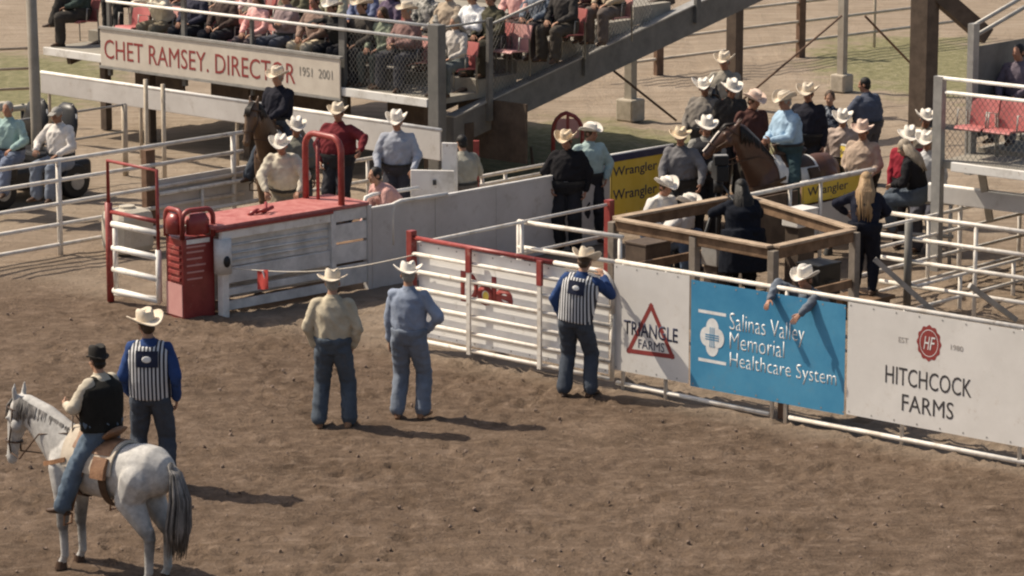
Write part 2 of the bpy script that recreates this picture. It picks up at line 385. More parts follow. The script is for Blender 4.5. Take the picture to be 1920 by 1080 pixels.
    mb = MB()
    pr = [(-.1, .13 * K, .108 * K), (-.04, .178 * K, .134 * K), (.03, .19 * K + g * .4, .15 * K + g * .6), (.085, .191 * K + g * .6, .152 * K + g * .75)]
    mb.loft([(at(t, 0, g * .3), rt * a * (1.03 if female else 1), fw * c) for t, a, c in pr], 20)
    for i in (0, 1):
        h2 = hip[i] + V((0, -.01, -.02)); mb.cap(h2, .112 * k5, kn[i], .086 * k5); mb.cap(kn[i], .086 * k5, an[i] + V((0, .0, .015)), .082 * k5 if not female else .062)
        for f, rr in ((.45, .09), (.68, .089), (.84, .093), (.94, .095)) if not female else ():
            q = kn[i] + (an[i] - kn[i]) * f; mb.ell(q, (rr, rr, .022))
        mb.ell(kn[i], (.09 * k5, .092 * k5, .05))
    po = mb.build('trousers', pm, rz); remesh(po, vox, 3, fold=.014)
    if belt is None: belt = not female and not coat and not vest and not fine
    bt = MB(); bt.loft([(at(.06, 0, g * .3), rt * (.19 * K + g * .6 + .006), fw * (.151 * K + g * .75 + .006)), (at(.1, 0, g * .3), rt * (.189 * K + g * .6 + .006), fw * (.15 * K + g * .75 + .006))], 20, False)
    if belt: bo2 = bt.build('belt', BLACK, rz, smooth=True, solid=.006)
    bk = MB().box(at(.08, 0, .14 * K + g), (.06, .012, .045), B); _ = bk.build('buckle', STEELM, bo2) if belt else None
    for i in (0, 1):
        sx = -1 if i == 0 else 1; tq = M.Rotation(R(-sx * 14 + p.get('toe', 0)), 3, 'Z') if not p.get('ride') else M.Rotation(R(-sx * 8), 3, 'Z')
        mb = MB(); a = an[i]; pt = V((0, 0, 0))
        fl = lambda y, z: a + tq @ V((0, y, z))
        mb.loft([(fl(-.07, -.05), tq @ V((.03, 0, 0)), V((0, 0, .03))), (fl(-.05, -.045), tq @ V((.04, 0, 0)), V((0, 0, .04))), (fl(.03, -.035), tq @ V((.042, 0, 0)), V((0, 0, .05))), (fl(.11, -.05), tq @ V((.046, 0, 0)), V((0, 0, .032))), (fl(.17, -.058), tq @ V((.032, 0, 0)), V((0, 0, .024))), (fl(.2, -.062), tq @ V((.012, 0, 0)), V((0, 0, .014)))], 12)
        mb.box(fl(-.05, -.07), (.055, .06, .03), tq)
        mb.build('boot', boots, rz, smooth=True)
    if vest:
        mb = MB(); torso(mb, .036, .5, .0)
        for i in (0, 1): mb.cap(at(.44, (-.1, .1)[i]), .1, at(.42, (-.155, .155)[i]), .086)
        vo = mb.build('vest', vmat or cloth(vest, 'vest'), rz); remesh(vo, .013, 3)
    # hair, hat
    hm = HAIRS[hair]
    if style == 'short':
        mb = MB(); mb.ell(hv(0, -.014, .035), (.081, .092, .096), HR, 16, 12); mb.ell(hv(0, -.045, -.02), (.07, .055, .06), HR)
        mb.build('hair', hm, rz, smooth=True)
    elif style == 'long':
        mb = MB(); mb.ell(hv(0, -.018, .035), (.088, .098, .1), HR, 18, 12)
        L = p.get('hairlen', .42)
        rl = random.Random(len(label))
        for k in range(30):
            t = math.pi * (1.0 + k / 29) + rl.uniform(-.06, .06); x, y = .078 * math.cos(t), .085 * math.sin(t) - .02
            q0 = hv(x * .8, y * .8, .06); q1 = hv(x * 1.15, y * 1.1, -.08); q2 = at(.53, x * 1.5, y * 1.0 - .045) + V((0, 0, 0)); q3 = at(.53 - (L - .12) + rl.uniform(-.03, .09), x * 1.2 + rl.uniform(-.02, .02), -.15 - rl.uniform(-.01, .03))
            mb.tube([q0, q1, q2, (q2 + q3) / 2, q3], [.024, .028, .028, .024, .005], 6)
        mb.build('hair', hm, rz, smooth=True)
    elif style == 'cap':
        mb = MB(); mb.ell(hv(0, -.01, .045), (.084, .098, .09), HR, 16, 10)
        mb.loft([(hv(0, .07, .07), HR @ V((.07, 0, 0)), HR @ V((0, 0, .008))), (hv(0, .16, .05), HR @ V((.05, 0, 0)), HR @ V((0, 0, .006)))], 12)
        mb.build('cap', hm, rz, smooth=True)
    if hat:
        rh = random.Random(len(label) * 7 + int(abs(loc.x) * 100)); f = rh.uniform(.9, 1.05)
        if hat == 'black': make_hat('hat', rz, hv(0, -.012, .058), HR, STRAW[hat], curl=.02, crown=.125, bw=(.118, .13), tilt=tilt)
        else: make_hat('hat', rz, hv(0, -.005, .058), HR, STRAW[hat], curl=curl * rh.uniform(.55, 1.25), crown=rh.uniform(.105, .14), bw=(.178 * f, .2 * rh.uniform(.93, 1.05)), tilt=tilt + rh.uniform(-5, 5))
    return rz, dict(K=K, at=at, hv=hv, wr=wr, sh=sh, rt=rt, fw=fw, up=up, B=B)

# ready poses
def stand(**k):
    d = dict(pel=(0, 0, .95)); d.update(k); return d
def seated(h=.46, **k):
    d = dict(pel=(0, 0, h + .1), lean=4, feet=((-.13, .42), (.13, .44)), kh=((-.15, .7, 1), (.15, .7, 1)), hands=((-.13, .33, h + .2), (.13, .33, h + .2)), palm=((0, 0, -1), (0, 0, -1)), eh=((-.7, -.5, -.2), (.7, -.5, -.2)))
    d.update(k); return d
def riding(**k):
    d = dict(pel=(0, -.02, 1.60), lean=2, ride=1, feet=((-.41, .2, .70), (.41, .2, .70)), kh=((-1.0, .9, .1), (1.0, .9, .1)), hands=((-.06, .36, 1.72), (.13, .22, 1.68)), palm=((1, 0, 0), (0, 0, -1)), curl=1.0)
    d.update(k); return d

# ------------------------------------------------------------------ animals
def horse(label, coat, mane, place_loc, face, poll=(0, 1.02, 1.83), muz=(0, 1.28, 1.32), group=None, blaze=None, fine=False, tack=None, pad=VINYLG, legm=None, s=1.0, trunk_m=None, turn=0):
    rz = thing('horse', label, 'horse', place_loc, group, rz=R(face), scale=s)
    X, Z = V((1, 0, 0)), V((0, 0, 1)); Y = V((0, 1, 0))
    TR = [(.66, 1.10, .09, .13), (.56, 1.12, .19, .25), (.36, 1.16, .225, .325), (.15, 1.14, .25, .315), (-.1, 1.125, .268, .305), (-.35, 1.14, .275, .295), (-.58, 1.19, .275, .285), (-.76, 1.20, .235, .265), (-.9, 1.19, .15, .19), (-.98, 1.17, .05, .08)]
    b = MB(); b.loft([(V((0, y, z)), X * a, Z * h) for y, z, a, h in TR], 22)
    b.cap(V((0, .3, 1.38)), .1, V((0, .1, 1.36)), .11)
    poll = V(poll); muz = V(muz); base = V((0, .42, 1.22)); mid = base.lerp(poll, .5) + V((0, .03, .06)) + V((poll.x * .1, 0, 0))
    def ringn(c, d, a, h): 
        u = d.cross(Z).normalized() if abs(d.z) < .999 else X
        v = u.cross(d).normalized(); return (c, u * a, v * h)
    d0 = (mid - base).normalized(); d1 = (poll - mid).normalized()
    b.loft([ringn(base - d0 * .12, d0, .17, .31), ringn(base + d0 * .12, d0, .155, .29), ringn(mid, (d0 + d1).normalized(), .11, .225), ringn(poll - d1 * .08, d1, .085, .155), ringn(poll + d1 * .03, d1, .06, .09)], 16)
    hd = (muz - poll).normalized(); hl = (muz - poll).length; hx = hd.cross(Z); hx = hx.normalized(); hn = hd.cross(hx).normalized()
    if hn.dot(V((0, 1, .3)) ) < 0: hn = -hn          # hn: out of the forehead
    HP = lambda t, x=0, n=0: poll + hd * t * hl / .6 + hx * x + hn * n
    k = hl / .6
    b.loft([(HP(-.06), hx * .06, hn * .07), (HP(.04), hx * .085, hn * .11), (HP(.15), hx * .098, hn * .135), (HP(.26, 0, .008), hx * .082, hn * .12), (HP(.38, 0, .02), hx * .06, hn * .088), (HP(.5, 0, .02), hx * .052, hn * .07), (HP(.58, 0, .015), hx * .058, hn * .068), (HP(.63, 0, .01), hx * .042, hn * .045)], 16)
    for sx in (-1, 1):
        b.cap(HP(-.02, sx * .05, .02), .034, HP(-.12, sx * .07, .045), .026); b.cap(HP(-.12, sx * .07, .045), .026, HP(-.19, sx * .065, .05), .008)
        b.ell(HP(.17, sx * .082, .06), (.03, .03, .03)); b.ell(HP(.2, sx * .07, -.06), (.05, .07, .08))
    for sx in (-1, 1):
        ox = sx * .01
        b.cap(V((sx * .13, .46, 1.1)), .13, V((sx * .15, .42, .88)), .11); b.cap(V((sx * .15, .42, .88)), .105, V((sx * .14, .43, .52)), .066)
        b.ell(V((sx * .14, .435, .49)), (.064, .068, .08)); b.cap(V((sx * .14, .425, .45)), .05, V((sx * .14, .415, .18)), .045)
        b.ell(V((sx * .14, .415, .155)), (.044, .05, .045)); b.cap(V((sx * .14, .42, .14)), .038, V((sx * .14, .46, .06)), .048)
        b.cap(V((sx * .14, -.62, 1.12)), .21, V((sx * .165, -.52, .9)), .155); b.cap(V((sx * .165, -.52, .9)), .16, V((sx * .15, -.74, .58)), .08)
        b.cap(V((sx * .15, -.80, .62)), .035, V((sx * .15, -.78, .52)), .066); b.cap(V((sx * .15, -.775, .52)), .062, V((sx * .15, -.755, .2)), .047)
        b.ell(V((sx * .15, -.755, .165)), (.046, .052, .048)); b.cap(V((sx * .15, -.75, .14)), .038, V((sx * .15, -.71, .06)), .05)
    ex = MB(); ex.m = 1
    for sx in (-1, 1): ex.ell(HP(.17, sx * .098, .066), (.014, .016, .016), None, 8, 6); ex.ell(HP(.57, sx * .04, .06), (.012, .012, .012), None, 6, 5)
    bo = b.build('body', [coat, EYE], rz); remesh(bo, .014 if fine else .02, 5, ex)
    if blaze:
        mb = MB(); mb.grid([[HP(t, x * wd, nn) for x in (-1, -.5, 0, .5, 1)] for t, wd, nn in ((.08, .02, .121), (.16, .038, .142), (.26, .04, .137), (.38, .034, .117), (.5, .036, .098), (.58, .04, .092))])
        mb.build('blaze', blaze, rz, smooth=True, solid=.012)
    for sx in (-1, 1):
        for y, x in ((.475, .14), (-.695, .15)):
            mb = MB(); mb.loft([(V((sx * x, y, .0)), X * .066, Y * .074), (V((sx * x, y - .012, .085)), X * .05, Y * .054)], 14); mb.build('hoof', DARKG if not fine else LEATHD, rz, smooth=False)
    # mane: many lock-like strands down one side, and forelock
    mb = MB(); rnd = random.Random(3)
    crest = [poll + hd * -.04 + hn * .02, poll - d1 * .06 + Z * .11, mid + V((0, -.09, .155)), base + V((0, -.14, .27))]
    def crv(t):
        t = t * 3; i = min(2, int(t)); return crest[i].lerp(crest[i + 1], t - i)
    for q in range(110):
        t = q / 109; c = crv(t); L = rnd.uniform(.16, .28); sd = -1 if rnd.random() < .75 else 1
        mb.tube([c, c + V((sd * .075, .0, -.03)), c + V((sd * .1, .0, -L * .6)), c + V((sd * .095, rnd.uniform(-.02, .02), -L))], [.012, .013, .010, .003], 6)
    for q in range(6): mb.tube([HP(-.05, (q - 2.5) * .012, .06), HP(.08, (q - 2.5) * .016, .15), HP(.2, (q - 2.5) * .02, .15)], [.014, .014, .004], 6)
    mb.build('mane', mane, rz, smooth=True)
    mb = MB()
    for q in range(190):
        a = rnd.uniform(0, 6.28); rr = rnd.uniform(.01, .11); x, y = rr * math.cos(a), rr * math.sin(a); L = rnd.uniform(.75, 1.0)
        mb.tube([V((x * .4, -.95, 1.30 + y * .3)), V((x * .7, -1.02 + y * .4, 1.22)), V((x * 1.2, -1.06 + y, .95)), V((x * 1.5, -1.03 + y * 1.2, .65)), V((x * 1.1, -1.0 + y, 1.30 - L))], [.009, .011, .011, .009, .003], 5)
    mb.build('tail', mane, rz, smooth=True)
    if tack:
        def trs(y):
            for i in range(len(TR) - 1):
                if TR[i][0] >= y >= TR[i + 1][0]:
                    t = (TR[i][0] - y) / (TR[i][0] - TR[i + 1][0]); return [TR[i][j] + (TR[i + 1][j] - TR[i][j]) * t for j in range(4)]
        def shell(y0, y1, a0, e, n=14, m=9):
            rows = []
            for i in range(m):
                y = y0 + (y1 - y0) * i / (m - 1); _, z, a, h = trs(y)
                rows.append([V(((a + e) * math.sin(R(q)), y, z + (h + e) * math.cos(R(q)) + (.035 if abs(q) < 25 and y > 0 else 0))) for q in [-a0 + 2 * a0 * j / n for j in range(n + 1)]])
            return MB().grid(rows)
        sb = shell(-.38, .34, 88, .022).build('saddle_blanket', pad, rz, smooth=True, solid=.025)
        sk = shell(-.33, .2, 50, .034).build('saddle_skirt', tack, rz, smooth=True, solid=.02)
        mb = MB(); mb.loft([(V((0, .22, 1.53)), X * .06, Z * .05), (V((0, .14, 1.55)), X * .1, Z * .045), (V((0, -.02, 1.50)), X * .12, Z * .035), (V((0, -.16, 1.51)), X * .15, Z * .05), (V((0, -.23, 1.56)), X * .15, Z * .045), (V((0, -.27, 1.58)), X * .12, Z * .03)], 16)
        mb.cap(V((0, .2, 1.55)), .028, V((0, .24, 1.66)), .022); mb.ell(V((0, .245, 1.67)), (.04, .045, .018))
        st = mb.build('saddle', tack, rz, smooth=True)
        for sx in (-1, 1):
            mb = MB(); mb.grid([[V((sx * x, y + dy, z)) for dy in (-hw, 0, hw)] for x, y, z, hw in ((.24, .04, 1.36, .08), (.285, .06, 1.2, .08), (.295, .1, .98, .05), (.315, .13, .8, .03), (.33, .14, .72, .025))])
            f = mb.build('fender', tack, rz, smooth=True, solid=.012)
            mb = MB(); mb.tube([V((sx * .36, .14, .72)), V((sx * .30, .15, .68)), V((sx * .30, .16, .585)), V((sx * .42, .16, .585)), V((sx * .42, .15, .68))], .012, 6, closed=True); mb.build('stirrup', tack, f)
            mb = MB(); mb.grid([[V((sx * x, y + dy, z)) for dy in (-.09, 0, .09)] for x, y, z in ((.27, -.25, 1.33), (.33, -.25, 1.22), (.345, -.25, 1.12))]); mb.build('saddle_bag', tack, rz, smooth=True, solid=.05, bevel=.01)
        for y, sag, wd in ((.2, .0, .05), (-.27, .05, .05)):
            _, z, a, h = trs(y); mb = MB()
            mb.grid([[V(((a + .02 + sag * .2) * math.sin(R(q)), y + dy, z + (h + .02 + (sag if abs(q) > 140 else 0)) * math.cos(R(q)))) for q in range(70, 291, 10)] for dy in (-wd, wd)])
            mb.build('cinch', LEATHD, rz, smooth=True, solid=.012)
        mb = MB(); pts = [V((-.27, .26, 1.24)), V((-.255, .45, 1.18)), V((-.18, .64, 1.12)), V((0, .72, 1.08)), V((.18, .64, 1.12)), V((.255, .45, 1.18)), V((.27, .26, 1.24))]
        mb.grid([[q + V((0, 0, dz)) for q in pts] for dz in (-.025, .025)]); mb.build('breast_collar', tack, rz, smooth=True, solid=.012)
    br = MB()
    for t, e in ((.06, .012), (.40, .012)):
        a, h = (.09, .125) if t < .2 else (.064, .094)
        br.tube([HP(t + (.02 * math.sin(q * math.pi / 8)), (a + e) * math.cos(q * math.pi / 8), (.0 if t < .2 else .02) + (h + e) * math.sin(q * math.pi / 8)) for q in range(16)], .011, 6, closed=True)
    for sx in (-1, 1):
        br.tube([HP(.06, sx * .1, .0), HP(.25, sx * .1, -.02), HP(.40, sx * .078, .01), HP(.5, sx * .068, -.03)], .011, 6)
    bo3 = br.build('bridle', LEATHD, rz, smooth=True)
    if tack:
        mb = MB()
        for sx in (-1, 1): mb.tube([HP(.5, sx * .066, -.03), HP(.42, sx * .16, -.22) + V((0, -.04, -.05)), mid + V((sx * .13, -.05, -.1)), base + V((sx * .1, -.12, .26)), V((-.02, .36, 1.70))], .009, 6)
        mb.build('rein', LEATHD, bo3, smooth=True)
    return rz
# ------------------------------------------------------------------ ground
def ground_mat():
    m = bpy.data.materials.new('arena_dirt'); m.use_nodes = True; t = m.node_tree; N = t.nodes; L = t.links; b = N['Principled BSDF']
    b.inputs['Roughness'].default_value = .97; b.inputs['Specular IOR Level'].default_value = .08
    g = N.new('ShaderNodeNewGeometry'); P = g.outputs['Position']
    def nz(sc_, d=6, r=.62):
        n = N.new('ShaderNodeTexNoise'); n.inputs['Scale'].default_value = sc_; n.inputs['Detail'].default_value = d; n.inputs['Roughness'].default_value = r
        L.new(P, n.inputs['Vector']); return n.outputs[0]
    def ramp(src, stops):
        r = N.new('ShaderNodeValToRGB'); e = r.color_ramp.elements
        while len(e) < len(stops): e.new(.5)
        for q, (p, c) in zip(e, stops): q.position = p; q.color = (*c, 1)
        L.new(src, r.inputs[0]); return r.outputs[0]
    def mth(op, a, c):
        n = N.new('ShaderNodeMath'); n.operation = op; n.use_clamp = op != 'MULTIPLY_ADD' and False
        for i, q in enumerate((a, c)):
            if isinstance(q, (int, float)): n.inputs[i].default_value = q
            else: L.new(q, n.inputs[i])
        return n.outputs[0]
    def mix(f, a, c):
        n = N.new('ShaderNodeMix'); n.data_type = 'RGBA'
        L.new(f, n.inputs[0]) if not isinstance(f, float) else setattr(n.inputs[0], 'default_value', f)
        L.new(a, n.inputs[6]); L.new(c, n.inputs[7]); return n.outputs[2]
    big = ramp(nz(.28, 4, .5), [(.36, (0.083, 0.056, 0.040)), (.5, (0.129, 0.090, 0.064)), (.64, (0.189, 0.136, 0.099))])
    med = ramp(nz(1.5, 9, .72), [(.38, (0.055, 0.038, 0.026)), (.47, (0.115, 0.079, 0.056)), (.55, (0.155, 0.109, 0.079)), (.64, (0.267, 0.195, 0.147))])
    fine = ramp(nz(5.5, 10, .8), [(.39, (0.028, 0.018, 0.013)), (.46, (0.112, 0.077, 0.054)), (.54, (0.155, 0.109, 0.078)), (.62, (0.386, 0.295, 0.230))])
    mpa = N.new('ShaderNodeMapping'); mpa.inputs['Rotation'].default_value = (0, 0, R(12)); mpa.inputs['Scale'].default_value = (1.6, 4.5, 1); L.new(P, mpa.inputs[0])
    na = N.new('ShaderNodeTexNoise'); na.inputs['Scale'].default_value = 1.3; na.inputs['Detail'].default_value = 10; na.inputs['Roughness'].default_value = .8; L.new(mpa.outputs[0], na.inputs['Vector'])
    streak = ramp(na.outputs[0], [(.40, (0.029, 0.019, 0.014)), (.47, (0.112, 0.077, 0.054)), (.54, (0.152, 0.107, 0.076)), (.62, (0.368, 0.277, 0.212))])
    arena = mix(.42, mix(.55, big, med), mix(.5, fine, streak))
    tan = ramp(nz(.8), [(.3, (.22, .168, .12)), (.52, (.31, .245, .185)), (.72, (.37, .30, .235))])
    mpn = N.new('ShaderNodeMapping'); mpn.inputs['Rotation'].default_value = (0, 0, R(-20)); mpn.inputs['Scale'].default_value = (.5, 3.2, 1); L.new(P, mpn.inputs[0])
    ns = N.new('ShaderNodeTexNoise'); ns.inputs['Scale'].default_value = 1.4; ns.inputs['Detail'].default_value = 9; ns.inputs['Roughness'].default_value = .7; L.new(mpn.outputs[0], ns.inputs['Vector'])
    tanf = ramp(ns.outputs[0], [(.34, (.17, .125, .085)), (.62, (.37, .30, .235))]); tan = mix(.5, tan, tanf)
    grass = ramp(nz(5, 8, .7), [(.3, (.11, .11, .055)), (.5, (.20, .19, .10)), (.7, (.31, .275, .175))])
    sx = N.new('ShaderNodeSeparateXYZ'); L.new(P, sx.inputs[0]); X, Y = sx.outputs[0], sx.outputs[1]
    # arena surface ends along the line of the chute and fences
    d1 = mth('ADD', mth('MULTIPLY', X, -.70), mth('MULTIPLY', Y, .714))          # across the left fence (runs at 46 deg)
    wob = mth('MULTIPLY', mth('SUBTRACT', nz(.7), .5), 3.0)
    out1 = ramp(mth('ADD', mth('SUBTRACT', d1, 41.2), wob), [(.0, (0, 0, 0)), (1, (1, 1, 1))])
    d2 = mth('ADD', mth('MULTIPLY', X, .652), mth('MULTIPLY', Y, .758))
    out2 = ramp(mth('MULTIPLY', mth('ADD', mth('SUBTRACT', d2, 31.15), mth('MULTIPLY', wob, .3)), 1.5), [(.0, (0, 0, 0)), (1, (.6, .6, .6))])
    far = ramp(mth('MULTIPLY', mth('SUBTRACT', Y, 46.0), .14), [(0, (0, 0, 0)), (1, (1, 1, 1))])
    msk = mth('MAXIMUM', mth('MAXIMUM', out1, far), out2)
    col = mix(msk, arena, tan)
    # grass patches
    def blob(cx, cy, rx, ry):
        a = mth('MULTIPLY', mth('SUBTRACT', X, cx), 1 / rx); c = mth('MULTIPLY', mth('SUBTRACT', Y, cy), 1 / ry)
        return mth('SUBTRACT', 1.25, mth('ADD', mth('MULTIPLY', a, a), mth('MULTIPLY', c, c)))
    gb = mth('MAXIMUM', mth('MAXIMUM', blob(.9, 57.6, 2.6, 4.6), blob(8.2, 69, 2.4, 5)), mth('MAXIMUM', blob(3.2, 58, 2, 2.6), mth('MAXIMUM', blob(-9.5, 66, 2.2, 5), blob(-9.5, 66, 2.2, 5))))
    gm = ramp(mth('ADD', gb, mth('MULTIPLY', mth('SUBTRACT', nz(1.3), .5), 2.6)), [(.15, (0, 0, 0)), (.75, (.9, .9, .9))])
    col = mix(gm, col, grass)
    L.new(col, b.inputs['Base Color'])
    bp = N.new('ShaderNodeBump'); bp.inputs['Strength'].default_value = 1.0; bp.inputs['Distance'].default_value = .06
    h = mth('ADD', nz(5, 8, .68), mth('MULTIPLY', nz(22, 6), .45)); L.new(h, bp.inputs['Height']); L.new(bp.outputs[0], b.inputs['Normal'])
    return m
def axis(lo, hi, step, far):
    a = []; q = lo
    while q < hi: a.append(q); q += step
    a.append(hi); out = []; d = step
    q = lo
    while q > -far: d *= 1.6; q -= d; out.append(q)
    r = out[::-1] + a; d = step; q = hi
    while q < far: d *= 1.6; q += d; r.append(q)
    return r
def build_ground():
    xs, ys = axis(-6.2, 7.0, .055, 900), axis(31.2, 47.5, .07, 1200)
    rh = random.Random(5); cells = {}
    for _ in range(2600):
        x, y = rh.uniform(-6, 6.5), rh.uniform(31.4, 46.5)
        if noise.noise(V((x * .35, y * .35, 3))) < rh.uniform(-.5, .25): continue
        r = rh.uniform(.05, .12); cells.setdefault((int(x // .3), int(y // .3)), []).append((x, y, r, rh.uniform(.018, .045)))
    rows = []
    for y in ys:
        row = []
        for x in xs:
            z = 0
            if -8 < x < 9 and 28 < y < 75:
                p = V((x, y, 0)); z = .035 * noise.fractal(p * 1.3, 1, 2, 5) + .016 * noise.noise(p * 5.0)
                if y < 48: z += .05 * max(0, noise.noise(p * 3.2) ** 2 * noise.noise(p * 7.5) * 3) - .03 * max(0, noise.noise(p * 4.1 + V((9, 3, 0))) - .42)
                z -= .012
                if -6.2 <= x <= 7 and 31.2 <= y <= 47.5:
                    ci, cj = int(x // .3), int(y // .3)
                    for i in (-1, 0, 1):
                        for j in (-1, 0, 1):
                            for hx, hy, hr, hd in cells.get((ci + i, cj + j), ()):
                                q = ((x - hx) ** 2 + (y - hy) ** 2) ** .5 / hr
                                if q < 1.7: z += hd * (-(1 - q * q) if q < 1 else .55 * math.sin((q - 1) / .7 * math.pi))
            row.append(V((x, y, z)))
        rows.append(row)
    tag(MB().grid(rows).build('arena_ground', ground_mat(), smooth=True), kind='structure')
    rnd = random.Random(11); mb = MB()
    for i in range(650):
        px, py = rnd.uniform(0, 1920), rnd.uniform(560, 1080); p = G(px, py)
        if (p.x * .652 + p.y * .758) > 31.6 or (-p.x * .7 + p.y * .714) > 41: continue
        r = rnd.choice((.010, .012, .014, .018, .026)); q = Euler((rnd.uniform(0, 6), rnd.uniform(0, 6), rnd.uniform(0, 6))).to_matrix()
        k = len(mb.v); mb.ell(p + V((0, 0, r * .25)), (r, r * rnd.uniform(.6, 1), r * rnd.uniform(.4, .8)), q, 6, 4)
        for j in range(k, len(mb.v)): mb.v[j] += V((rnd.uniform(-1, 1), rnd.uniform(-1, 1), rnd.uniform(-1, 1))) * r * .22
    tag(mb.build('dirt_clods', mat('clod', (.15, .106, .078), .95, col2=(.30, .22, .17), scale=14)), kind='stuff')
build_ground()

# ------------------------------------------------------------------ front fence with its banners
UF = unit(-39.5); UP = unit(48)
FR = Plane(G(1440, 784), G(1900, 873) - G(1440, 784))
def onto(pl, px, py): s, z = pl.at(px, py); return s, z
zt = FR.at(1750, 588)[1]
s_l = FR.at(1152, 600)[0]; s_r = FR.at(1925, 700)[0] + 1.2
fe = thing('arena_fence', 'long low white pipe fence carrying the sponsor banners along the right of the arena', 'fence', FR.p(s_l))
fu, fn, UZ = FR.u, FR.n, V((0, 0, 1))
MB().tube([FR.p(s_l, zt, -.03), FR.p(s_r, zt, -.03)], .028, 10).build('top_rail', PIPEW, fe, smooth=True)
MB().tube([FR.p(FR.at(1478, 760)[0], .05, -.03), FR.p(s_r, .05, -.03)], .03, 10).build('bottom_rail', PIPEW, fe, smooth=True)
MB().tube([FR.p(s_l, .06, -.05), FR.p(FR.at(1440, 760)[0], .04, -.03)], .028, 10).build('bottom_rail', PIPEW, fe, smooth=True)
for px, m in ((1165, PIPEW), (1245, PIPEW), (1445, PIPEW), (1470, PIPEW), (1690, PIPEW), (1912, PIPEW)):
    s = FR.at(px, 740)[0]; MB().tube([FR.p(s, -.1, -.03), FR.p(s, zt - .01, -.03)], .024, 8).build('post', m, fe, smooth=True)
s = FR.at(1457, 760)[0]; MB().box(FR.p(s, .75, -.12), (.09, .09, 1.5), M.Rotation(R(-40), 3, 'Z')).build('post', RUST, fe)
def banner(name, label, m, pl, s0, s1, z0, z1, off=.02, cat='banner', edge=None, wave=.0):
    t = thing(name, label, cat, pl.p(s0, z0, off)); rows = []
    nx, nz = 28, 10; rnd = random.random() * 50
    for j in range(nz + 1):
        row = []
        for i in range(nx + 1):
            a, c = i / nx, j / nz
            wv = wave * (noise.noise(V((a * 3 * (s1 - s0) + rnd, c * 2.2, 1))) * .8 - .5) * min(1, 6 * a * (1 - a) + .2) * (1 - c) ** .5
            row.append(pl.p(s0 + (s1 - s0) * a, z0 + (z1 - z0) * c, off + wv * .6))
        rows.append(row)
    MB().grid(rows).build('sheet', m, t, smooth=True, solid=.004)
    mb = MB()
    for z in (z0 + .035, z1 - .035):
        k = s0 + .04
        while k < s1:
            mb.add([pl.p(k + .012 * math.cos(1.0472 * q), z + .012 * math.sin(1.0472 * q), off + .0045) for q in range(6)], [tuple(range(6))]); k += .31
    mb.build('eyelets', STEELM, t)
    return t
def sz(pl, px, py): s, z = pl.at(px, py); return s, z
pb = lambda px, py: FR.at(px, py)
zb1 = pb(1280, 716)[1]; zb2 = pb(1440, 750)[1]; zb3 = pb(1750, 806)[1]
ztop = zt - .02
b1 = banner('sponsor_banner', 'white banner with red triangle logo beside the pipe gate', VINYL, FR, pb(1153, 600)[0], pb(1294, 600)[0], zb1, ztop)
b2 = banner('sponsor_banner', 'bright blue banner with white hospital lettering on the arena fence', BLUEV, FR, pb(1298, 600)[0], pb(1587, 650)[0], zb2, ztop - .04, off=.024)
b3 = banner('sponsor_banner', 'white banner with dark red crest and farm lettering at the right end of the fence', VINYL, FR, pb(1591, 650)[0], s_r - .1, zb3, ztop)
def rect(pl, xl, xr, yt, yb):
    "s0,s1,z0,z1 on the plane from a level pixel box around its middle"
    xm, ym = (xl + xr) / 2, (yt + yb) / 2
    return pl.at(xl, ym)[0], pl.at(xr, ym)[0], pl.at(xm, yb)[1], pl.at(xm, yt)[1]
OO = FR.p(0)
def ft(b, body, m, xl, xr, yt, yb, bold=0, shear=0, arch=0, name='lettering', off=.0242):
    a = rect(FR, xl, xr, yt, yb); return text(body, name, m, b, OO, fu, UZ, fn, *a, off=off, bold=bold, shear=shear, arch=arch)
def poly_strip(b, name, m, pts, wd, off=.0232, pl=FR, closed=True):
    "flat outline of constant width through points (s,z)"
    mb = MB(); n = len(pts)
    for i in range(n if closed else n - 1):
        p, q = V((*pts[i], 0)), V((*pts[(i + 1) % n], 0)); d = (q - p).normalized(); e = V((-d.y, d.x, 0)) * wd / 2
        p = p - d * wd / 2; q = q + d * wd / 2; o = off + .0006 * i
        mb.add([pl.p(a.x, a.y, o) for a in (p - e, q - e, q + e, p + e)], [(0, 1, 2, 3)])
    return mb.build(name, m, b)
# triangle banner
poly_strip(b1, 'triangle_logo', INKRED, [FR.at(1223, 573), FR.at(1181, 657), FR.at(1263, 668)], .055, off=.0232)
ft(b1, 'TRIANGLE', INKNAVY, 1172, 1273, 607, 634, bold=.010, arch=.0, off=.0242)
ft(b1, 'FARMS', INKNAVY, 1199, 1248, 639, 656, bold=0, off=.0242)
# blue banner
for yl in (586, 677): a = rect(FR, 1312, 1364, yl - 3, yl + 3); MB().add([FR.p(a[0], a[2], .0272), FR.p(a[1], a[2], .0272), FR.p(a[1], a[3], .0272), FR.p(a[0], a[3], .0272)], [(0, 1, 2, 3)]).build('white_bar', INKW, b2)
cs, cz = FR.at(1338, 632); mb = MB()
for dx, dz, o in ((0, .115, 0), (0, -.115, .0008), (-.085, 0, .0016), (.085, 0, .0024), (0, 0, .0032)):
    n = 24; r = .10; mb.add([FR.p(cs + dx + r * .92 * math.cos(6.2832 * k / n), cz + dz + r * 1.15 * math.sin(6.2832 * k / n), .0272 + o) for k in range(n)], [tuple(range(n))])
em = mb.build('emblem', INKW, b2); mb = MB()
for i, d in enumerate((-.028, 0, .028)):
    mb.add([FR.p(cs + d + x, cz + z, .0312 + .0004 * i) for x, z in ((-.006, -.12), (.006, -.12), (.006, .12), (-.006, .12))], [(0, 1, 2, 3)])
    mb.add([FR.p(cs + x, cz + d + z, .0326 + .0004 * i) for x, z in ((-.1, -.006), (.1, -.006), (.1, .006), (-.1, .006))], [(0, 1, 2, 3)])
